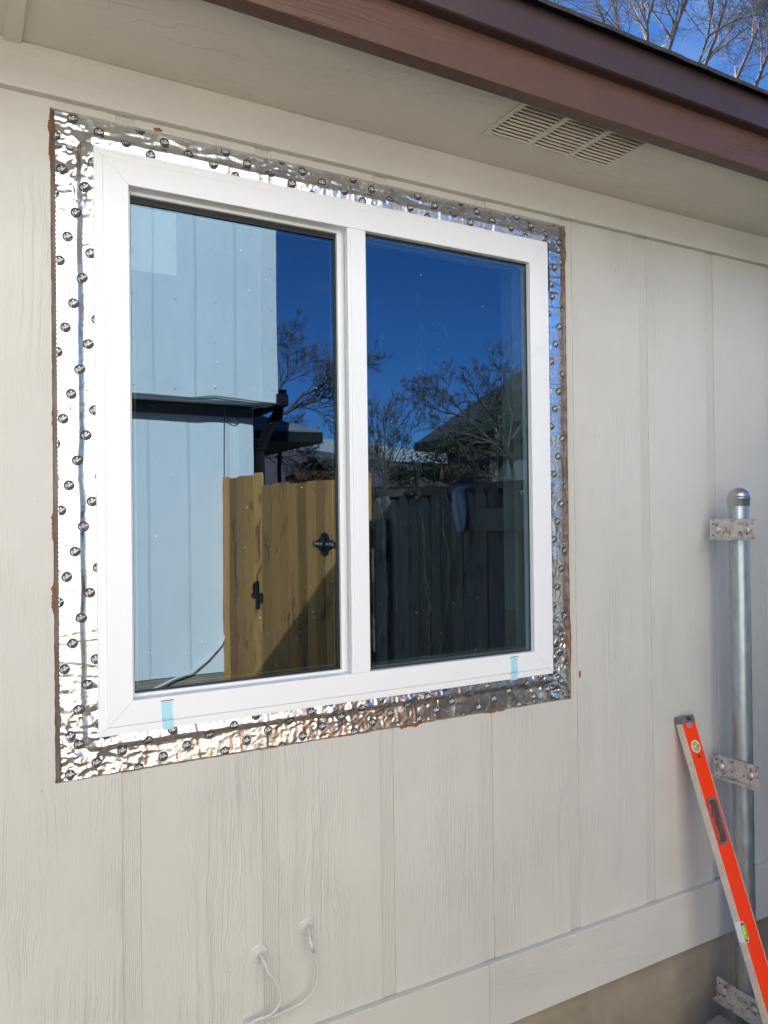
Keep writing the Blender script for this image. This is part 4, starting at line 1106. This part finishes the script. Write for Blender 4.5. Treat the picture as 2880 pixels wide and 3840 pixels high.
house_box('pale_roof_house', 'far house with a pale grey roof showing above the brown roof', (E3[0]-5.0, E3[1]-10), (E3[0]+7.5, E3[1]), 4.15, 1.5, M['brickwall'], M['roofpale'], .6)
E4 = (9.529, -23.712, 3.707)
house_box('small_white_house', 'small white house low between the downspout and the brown roof', (E4[0]-2.5, E4[1]-6), (E4[0]+1.7, E4[1]), 3.0, .8, M['whitewall'], M['roofbrown'], .2)
E5 = (8.238, -10.753, 3.533); E5 = (E5[0]+1.75, E5[1]-.4, E5[2])
house_box('gabled_grey_house', 'tall dark grey house with a steep gable roof behind the bare trees at right', (E5[0]-.3, E5[1]-2.0), (E5[0]+7.2, E5[1]+.2), 3.35, 2.6, M['darkwall'], M['roofdark'], .55, ridge_axis='y', hip=False, wins=((E5[0]+1.9, E5[0]+2.8, 1.7, 2.7, E5[1]+.2),))
MB().box(E4[0]-1.0+.0, E4[0]-.93, E4[1]+4, E4[1]+4.07, 0, 3.4).build('utility_post', M['whitewall'], None, origin=(E4[0]-1, E4[1]+4, 0), label='thin white post standing beside the small white house', category='post')

# ------------------------------------------------------------------ trees and shrubs
def branch(mb, p, d, L, r, lev, rg, up, twist=.22, kids=(5, 5, 4), ratio=.55, rmin=.0035):
    n = 5 if lev < 2 else 4
    pts = [Vector(p)]; d = d.normalized(); seg = L/n
    for i in range(n):
        d = (d + Vector((rg.gauss(0, 1), rg.gauss(0, 1), rg.gauss(0, 1)))*twist*.33 + Vector((0, 0, up*.12))).normalized()
        pts.append(pts[-1]+d*seg)
    rad = [max(rmin, r*(1-.75*i/n)) for i in range(n+1)]
    mb.tube(pts, rad, 6 if r > .02 else (4 if r > .008 else 3), cap=False)
    if lev <= 0: return
    k = kids[min(len(kids)-1, 3-lev)] if lev <= 3 else 4
    for i in range(k):
        t_ = .18+.82*(i+rg.random()*.8)/k
        q = min(n-1, int(t_*n)); f = t_*n-q; pt = pts[q]*(1-f)+pts[min(n, q+1)]*f
        dd = (pts[min(n, q+1)]-pts[q]).normalized(); sd = dd.orthogonal().normalized(); sd.rotate(Matrix.Rotation(rg.uniform(0, 6.283), 3, dd))
        a = rg.uniform(.45, .95)
        branch(mb, pt, dd*math.cos(a)+sd*math.sin(a), L*ratio*rg.uniform(.75, 1.2)*(1-.35*t_), max(rmin, rad[q]*.55), lev-1, rg, up, twist, kids, ratio, rmin)
def bare_tree(name, label, stems, bark, twigm, seed, lev=3, kids=(6, 5, 4), sub=1.9, nsub=7, up=.5, group='bare trees', twist=.20, side_r=.6, rmin=.003, cat='tree', rs=.5, ratio=.58):
    rg = random.Random(seed)
    base = stems[0][0][0]
    t_ = thing(name, label, cat, (base[0], base[1], 0), group)
    tr, cr_ = MB(), MB()
    for pts, r0 in stems:
        P = [Vector(p) for p in pts]; sm_ = []
        for i in range(len(P)-1):
            for k in range(4):
                s = k/4; q = P[i]*(1-s)+P[i+1]*s; sm_.append(q + (Vector((rg.gauss(0,1), rg.gauss(0,1), rg.gauss(0,1)))*.015*(P[i+1]-P[i]).length*.4 if k else Vector((0,0,0))))
        sm_.append(P[-1]); n = len(sm_)
        r0 *= rs
        rad = [max(rmin, r0*(1-.8*i/(n-1))) for i in range(n)]
        tr.tube(sm_, rad, 9, cap=True)
        for i in range(nsub):
            t0 = (.25+.75*(i+rg.random())/nsub)*(n-1); q = min(n-2, int(t0)); f = t0-q
            pt = sm_[q]*(1-f)+sm_[q+1]*f; dd = (sm_[q+1]-sm_[q]).normalized(); sd = dd.orthogonal().normalized(); sd.rotate(Matrix.Rotation(rg.uniform(0, 6.283), 3, dd))
            a = rg.uniform(.4, .9)
            branch(cr_, pt, dd*math.cos(a)+sd*math.sin(a), sub*rg.uniform(.6, 1.15), rad[q]*side_r, lev, rg, up, twist, kids, ratio, rmin)
    tr.build('trunk', bark, t_, smooth=True); cr_.build('crown', twigm, t_, smooth=False)
    return t_
def leaves(name, parent, blobs, n, size, matl, rg, **tags):
    mb = MB()
    for i in range(n):
        c, r = blobs[rg.randrange(len(blobs))]
        while True:
            q = Vector((rg.uniform(-1, 1), rg.uniform(-1, 1), rg.uniform(-1, 1)))
            if q.length < 1 and noise.noise(q*2.2+Vector(c)) > -.12: break
        p = Vector(c)+Vector((q.x*r[0], q.y*r[1], q.z*r[2]))
        a = Vector((rg.gauss(0,1), rg.gauss(0,1), rg.gauss(0,1))).normalized(); b_ = a.orthogonal().normalized(); b_.rotate(Matrix.Rotation(rg.uniform(0,6.28), 3, a)); c_ = a.cross(b_)
        s = size*rg.uniform(.5, 1.2)
        mb.add([p-b_*s, p-c_*s*.45, p+b_*s, p+c_*s*.45], [(0,1,2,3)])
    return mb.build(name, matl, parent, **tags)

# bare trees behind the beige house, against the sky
D1 = 17
def stemset(*ps): return [Vector(p) for p in ps]
T_A = [stemset((12.891, 10.248, 0.0), (13.191, 10.248, 12.057), (13.169, 10.256, 12.6), (13.381, 10.13, 13.512), (13.516, 10.046, 14.455))]
bare_tree('bare_tree', 'bare leafless tree behind the roof with a straight upright stem forking in a Y', [(T_A[0], .115), (stemset((13.169, 10.256, 12.6), (12.966, 10.364, 13.164), (12.894, 10.396, 14.05)), .05)], M['bark'], M['twig'], 3, nsub=9, sub=2.2)
bare_tree('bare_tree', 'bare leafless tree behind the roof, its thick stem leaning right', [(stemset((14.007, 10.768, 0.0), (14.351, 10.744, 12.451), (14.53, 10.639, 13.073), (14.765, 10.502, 13.82), (15.033, 10.344, 14.817)), .13), (stemset((14.585, 10.608, 13.135), (14.37, 10.723, 13.638), (14.239, 10.789, 14.452)), .05)], M['bark'], M['twig'], 9, nsub=9, sub=2.3)
bare_tree('bare_tree', 'bare twin-stemmed tree behind the roof, slender pale stems side by side', [(stemset((13.945, 9.666, 0.0), (14.245, 9.666, 11.576), (14.482, 9.529, 12.258), (14.693, 9.404, 13.022), (14.828, 9.322, 13.906)), .11), (stemset((14.239, 10.072, 0.0), (14.549, 10.066, 11.915), (14.783, 9.93, 12.629), (14.922, 9.844, 13.599), (14.981, 9.804, 14.449)), .08)], M['bark'], M['twig'], 14, nsub=8, sub=2.2)
bare_tree('bare_tree', 'bare leafless tree farthest right above the roof edge, with several leaning stems', [(stemset((13.649, 8.694, 0.0), (13.973, 8.68, 10.719), (14.22, 8.538, 11.355), (14.443, 8.408, 11.991), (14.691, 8.263, 12.793)), .10), (stemset((13.988, 8.507, 0.0), (14.327, 8.485, 10.587), (14.584, 8.335, 11.322), (14.978, 8.109, 12.122)), .12), (stemset((13.47, 8.952, 11.698), (13.909, 8.705, 11.998), (14.591, 8.324, 12.266)), .05)], M['bark'], M['twig'], 21, nsub=8, sub=2.0)
bare_tree('bare_tree', 'bare leafless tree left of the others behind the roof, thin twigs only', [(stemset((13.868, 11.98, 0.0), (14.18, 11.974, 13.559), (14.097, 12.015, 14.114), (14.063, 12.026, 15.038)), .10), (stemset((13.881, 12.139, 13.656), (13.808, 12.176, 14.052), (13.655, 12.258, 14.45), (13.602, 12.282, 15.111)), .08)], M['bark'], M['twig'], 27, nsub=9, sub=2.2)
bare_tree('bare_tree', 'low bare treetop farthest left, just showing over the roof edge', [(stemset((13.174, 13.5, 0.0), (13.475, 13.499, 14.818), (13.417, 13.528, 15.27), (13.451, 13.503, 15.894)), .09), (stemset((13.112, 13.7, 14.996), (13.023, 13.745, 15.414), (12.967, 13.771, 16.04)), .07)], M['bark'], M['twig'], 31, nsub=8, sub=2.2)
bare_tree('bare_tree', 'bare leafless tree beyond the right edge of the photo, its twigs reaching in', [(stemset((15.823, 8.629, 0.0), (16.123, 8.629, 10.772), (16.182, 8.586, 11.94), (16.086, 8.63, 13.003), (16.066, 8.633, 13.889)), .12), (stemset((16.154, 8.604, 11.586), (15.772, 8.809, 12.417), (15.467, 8.973, 13.071)), .05)], M['bark'], M['twig'], 36, nsub=9, sub=2.3)

# trees across the yard, mirrored in the panes
bare_tree('bare_tree', 'spreading bare tree mirrored in the left pane above the grey hipped roof', [(stemset((4.139, -9.548, 0.0), (4.175, -9.527, 3.4), (4.449, -9.373, 3.563), (4.694, -9.237, 3.622), (4.979, -9.076, 3.868), (5.272, -8.965, 4.114)), .075), (stemset((4.285, -9.466, 3.461), (4.469, -9.361, 3.708), (4.688, -9.239, 3.801), (4.86, -9.141, 3.961), (5.091, -9.011, 4.2)), .05), (stemset((4.139, -9.548, 3.38), (4.16, -9.532, 3.796), (4.271, -9.468, 4.044), (4.272, -9.465, 4.336)), .05), (stemset((4.395, -9.404, 3.543), (4.685, -9.243, 3.455), (4.902, -9.124, 3.244)), .03)], M['darktwig'], M['darktwig'], 41, kids=(5,4,3), nsub=14, sub=.7, rmin=.0028)
bare_tree('bare_tree', 'low bare crooked branches mirrored in the left pane above the cedar gate', [(stemset((4.482, -11.65, 0.0), (4.631, -11.567, 2.898), (4.907, -11.413, 2.928), (5.119, -11.296, 2.843), (5.33, -11.179, 2.67)), .06), (stemset((4.695, -11.531, 2.912), (4.951, -11.387, 3.064), (5.205, -11.246, 3.012)), .035), (stemset((4.652, -11.555, 2.898), (4.739, -11.505, 3.115), (5.036, -11.339, 3.16)), .03)], M['darktwig'], M['darktwig'], 44, kids=(5,4,3), nsub=12, sub=.6, rmin=.003, up=.2)
bare_tree('crape_myrtle', 'bare vase-shaped crape myrtle with dark seed heads mirrored at the left of the right pane', [(stemset((5.588, -8.806, 0.0), (5.589, -8.804, 2.401), (5.501, -8.848, 2.861), (5.431, -8.883, 3.32)), .03), (stemset((5.606, -8.796, 0.0), (5.611, -8.791, 2.401), (5.61, -8.787, 2.901), (5.595, -8.791, 3.401)), .03), (stemset((5.624, -8.785, 0.0), (5.632, -8.779, 2.401), (5.719, -8.726, 2.9), (5.784, -8.687, 3.336)), .03), (stemset((5.642, -8.775, 0.0), (5.654, -8.767, 2.401), (5.81, -8.677, 2.815), (5.94, -8.601, 3.188)), .026), (stemset((5.551, -8.826, 0.0), (5.552, -8.824, 2.402), (5.409, -8.9, 2.821), (5.267, -8.975, 3.239)), .026), (stemset((5.46, -8.877, 0.0), (5.462, -8.874, 2.445), (5.519, -8.837, 2.944), (5.704, -8.731, 3.317)), .02)], M['darktwig'], M['darktwig'], 47, lev=2, kids=(5,5,4), nsub=14, sub=.36, up=1.0, rmin=.003, group=None)
bare_tree('bare_tree', 'big bare tree with twisting limbs mirrored at the right of the right pane', [(stemset((6.753, -7.014, 0.0), (6.738, -7.021, 2.288), (6.679, -7.051, 2.595), (6.474, -7.163, 2.827), (6.174, -7.329, 2.945), (5.774, -7.55, 3.027)), .085), (stemset((6.679, -7.051, 2.595), (6.51, -7.141, 3.132), (6.311, -7.248, 3.44), (6.179, -7.32, 3.671)), .05), (stemset((6.64, -7.072, 2.672), (6.71, -7.028, 3.205), (6.613, -7.079, 3.627), (6.648, -7.057, 3.855)), .05), (stemset((6.474, -7.163, 2.827), (6.109, -7.362, 3.213), (5.776, -7.547, 3.294), (5.51, -7.694, 3.451)), .04), (stemset((6.738, -7.021, 2.288), (6.471, -7.169, 2.33), (6.204, -7.317, 2.429)), .035), (stemset((6.242, -7.29, 3.097), (5.977, -7.434, 3.406), (5.845, -7.506, 3.618)), .03), (stemset((6.691, -7.042, 2.862), (6.911, -6.917, 3.203), (7.046, -6.839, 3.506)), .05)], M['darktwig'], M['darktwig'], 52, lev=3, kids=(4,4,3), nsub=12, sub=.46, rmin=.0028, twist=.3)
rg = random.Random(61)
ev = thing('ivy_tree', 'dense dark green ivy-clad tree mirrored behind the bare limbs at right', 'tree', (7.39, -8.371, 0.0))
MB().tube([(7.39, -8.371, 0.0), (7.39, -8.371, 2.797), (7.469, -8.321, 3.404)], [.10,.08,.03], 9).build('trunk', M['bark'], ev, smooth=True)
leaves('crown', ev, [((7.318, -8.405, 3.406), (.55,.5,.28)), ((7.584, -8.255, 3.576), (.5,.5,.35)), ((7.126, -8.514, 3.105), (.45,.4,.25)), ((6.898, -8.642, 3.064), (.3,.3,.25)), ((7.695, -8.199, 3.054), (.4,.4,.4)), ((6.781, -8.712, 2.502), (.35,.3,.12)), ((7.428, -8.349, 2.84), (.5,.4,.25)), ((7.887, -8.089, 3.398), (.4,.4,.55))], 4200, .028, M['leaf'], rg)
sh1 = thing('evergreen_shrub', 'green leafy shrub mirrored in the middle of the right pane above the grey fence', 'shrub', (6.549, -9.413, 0.0))
MB().tube([(6.549, -9.413, 0.0), (6.549, -9.413, 2.493)], [.04,.02], 7).build('stem', M['bark'], sh1, smooth=True)
leaves('foliage', sh1, [((6.47, -9.456, 2.539), (.32,.3,.28)), ((6.708, -9.322, 2.762), (.30,.3,.35)), ((6.906, -9.211, 2.849), (.28,.3,.33)), ((6.272, -9.567, 2.452), (.25,.25,.2)), ((6.785, -9.282, 2.445), (.35,.3,.2))], 3600, .026, M['leaf'], rg)
sh2 = thing('reddish_shrub', 'small shrub with red winter leaves mirrored left of the bare tree', 'shrub', (6.374, -8.364, 0.0))
MB().tube([(6.373, -8.365, 0.0), (6.374, -8.364, 2.766)], [.03,.015], 7).build('stem', M['bark'], sh2, smooth=True)
leaves('foliage', sh2, [((6.374, -8.364, 2.745), (.13,.13,.14)), ((6.391, -8.357, 2.516), (.12,.12,.14))], 420, .022, M['redleaf'], rg)
sh3 = thing('tangled_shrub', 'tangled green and brown shrub mirrored above the cedar gate near the mullion', 'shrub', (4.715, -9.235, 0.0))
MB().tube([(4.715, -9.235, 0.0), (4.715, -9.235, 2.497)], [.04,.02], 7).build('stem', M['bark'], sh3, smooth=True)
leaves('foliage', sh3, [((4.679, -9.254, 2.539), (.28,.3,.2)), ((4.897, -9.133, 2.494), (.25,.3,.25)), ((5.044, -9.051, 2.576), (.2,.3,.25))], 2600, .024, M['leaf'], rg)
hd = thing('red_brown_hedge', 'reddish brown hedge mirrored just above the top of the cedar gate', 'hedge', (3.887, -7.408, 0.0))
MB().tube([(3.887, -7.408, 0.0), (3.888, -7.408, 2.288)], [.04,.02], 7).build('stem', M['bark'], hd, smooth=True)
leaves('foliage', hd, [((3.675, -7.526, 2.302), (.22,.2,.07)), ((3.857, -7.425, 2.313), (.22,.2,.08)), ((4.07, -7.307, 2.31), (.25,.2,.08)), ((4.282, -7.243, 2.3), (.25,.2,.08))], 3200, .020, M['redleaf'], rg)
b_ = []
for i in range(14): b_.append(((19.173, -50.362, 6.68), (0,0,0)))
wx = Vector((16.799, -45.966, 6.068)); wy = Vector((33.681, -48.067, 6.744))
bl = []
for i in range(26):
    f = i/25; p = wx.lerp(wy, f); bl.append(((p.x, p.y, 3.0+1.3*noise.noise(Vector((i*.7,0,0)))), (2.6, 2.0, 2.2+.8*noise.noise(Vector((i*.9,4,0))))))
leaves('distant_woodland', None, bl, 14000, .22, M['darktwig'], rg, kind='stuff', label='distant line of brownish trees beyond the houses', category='woodland')
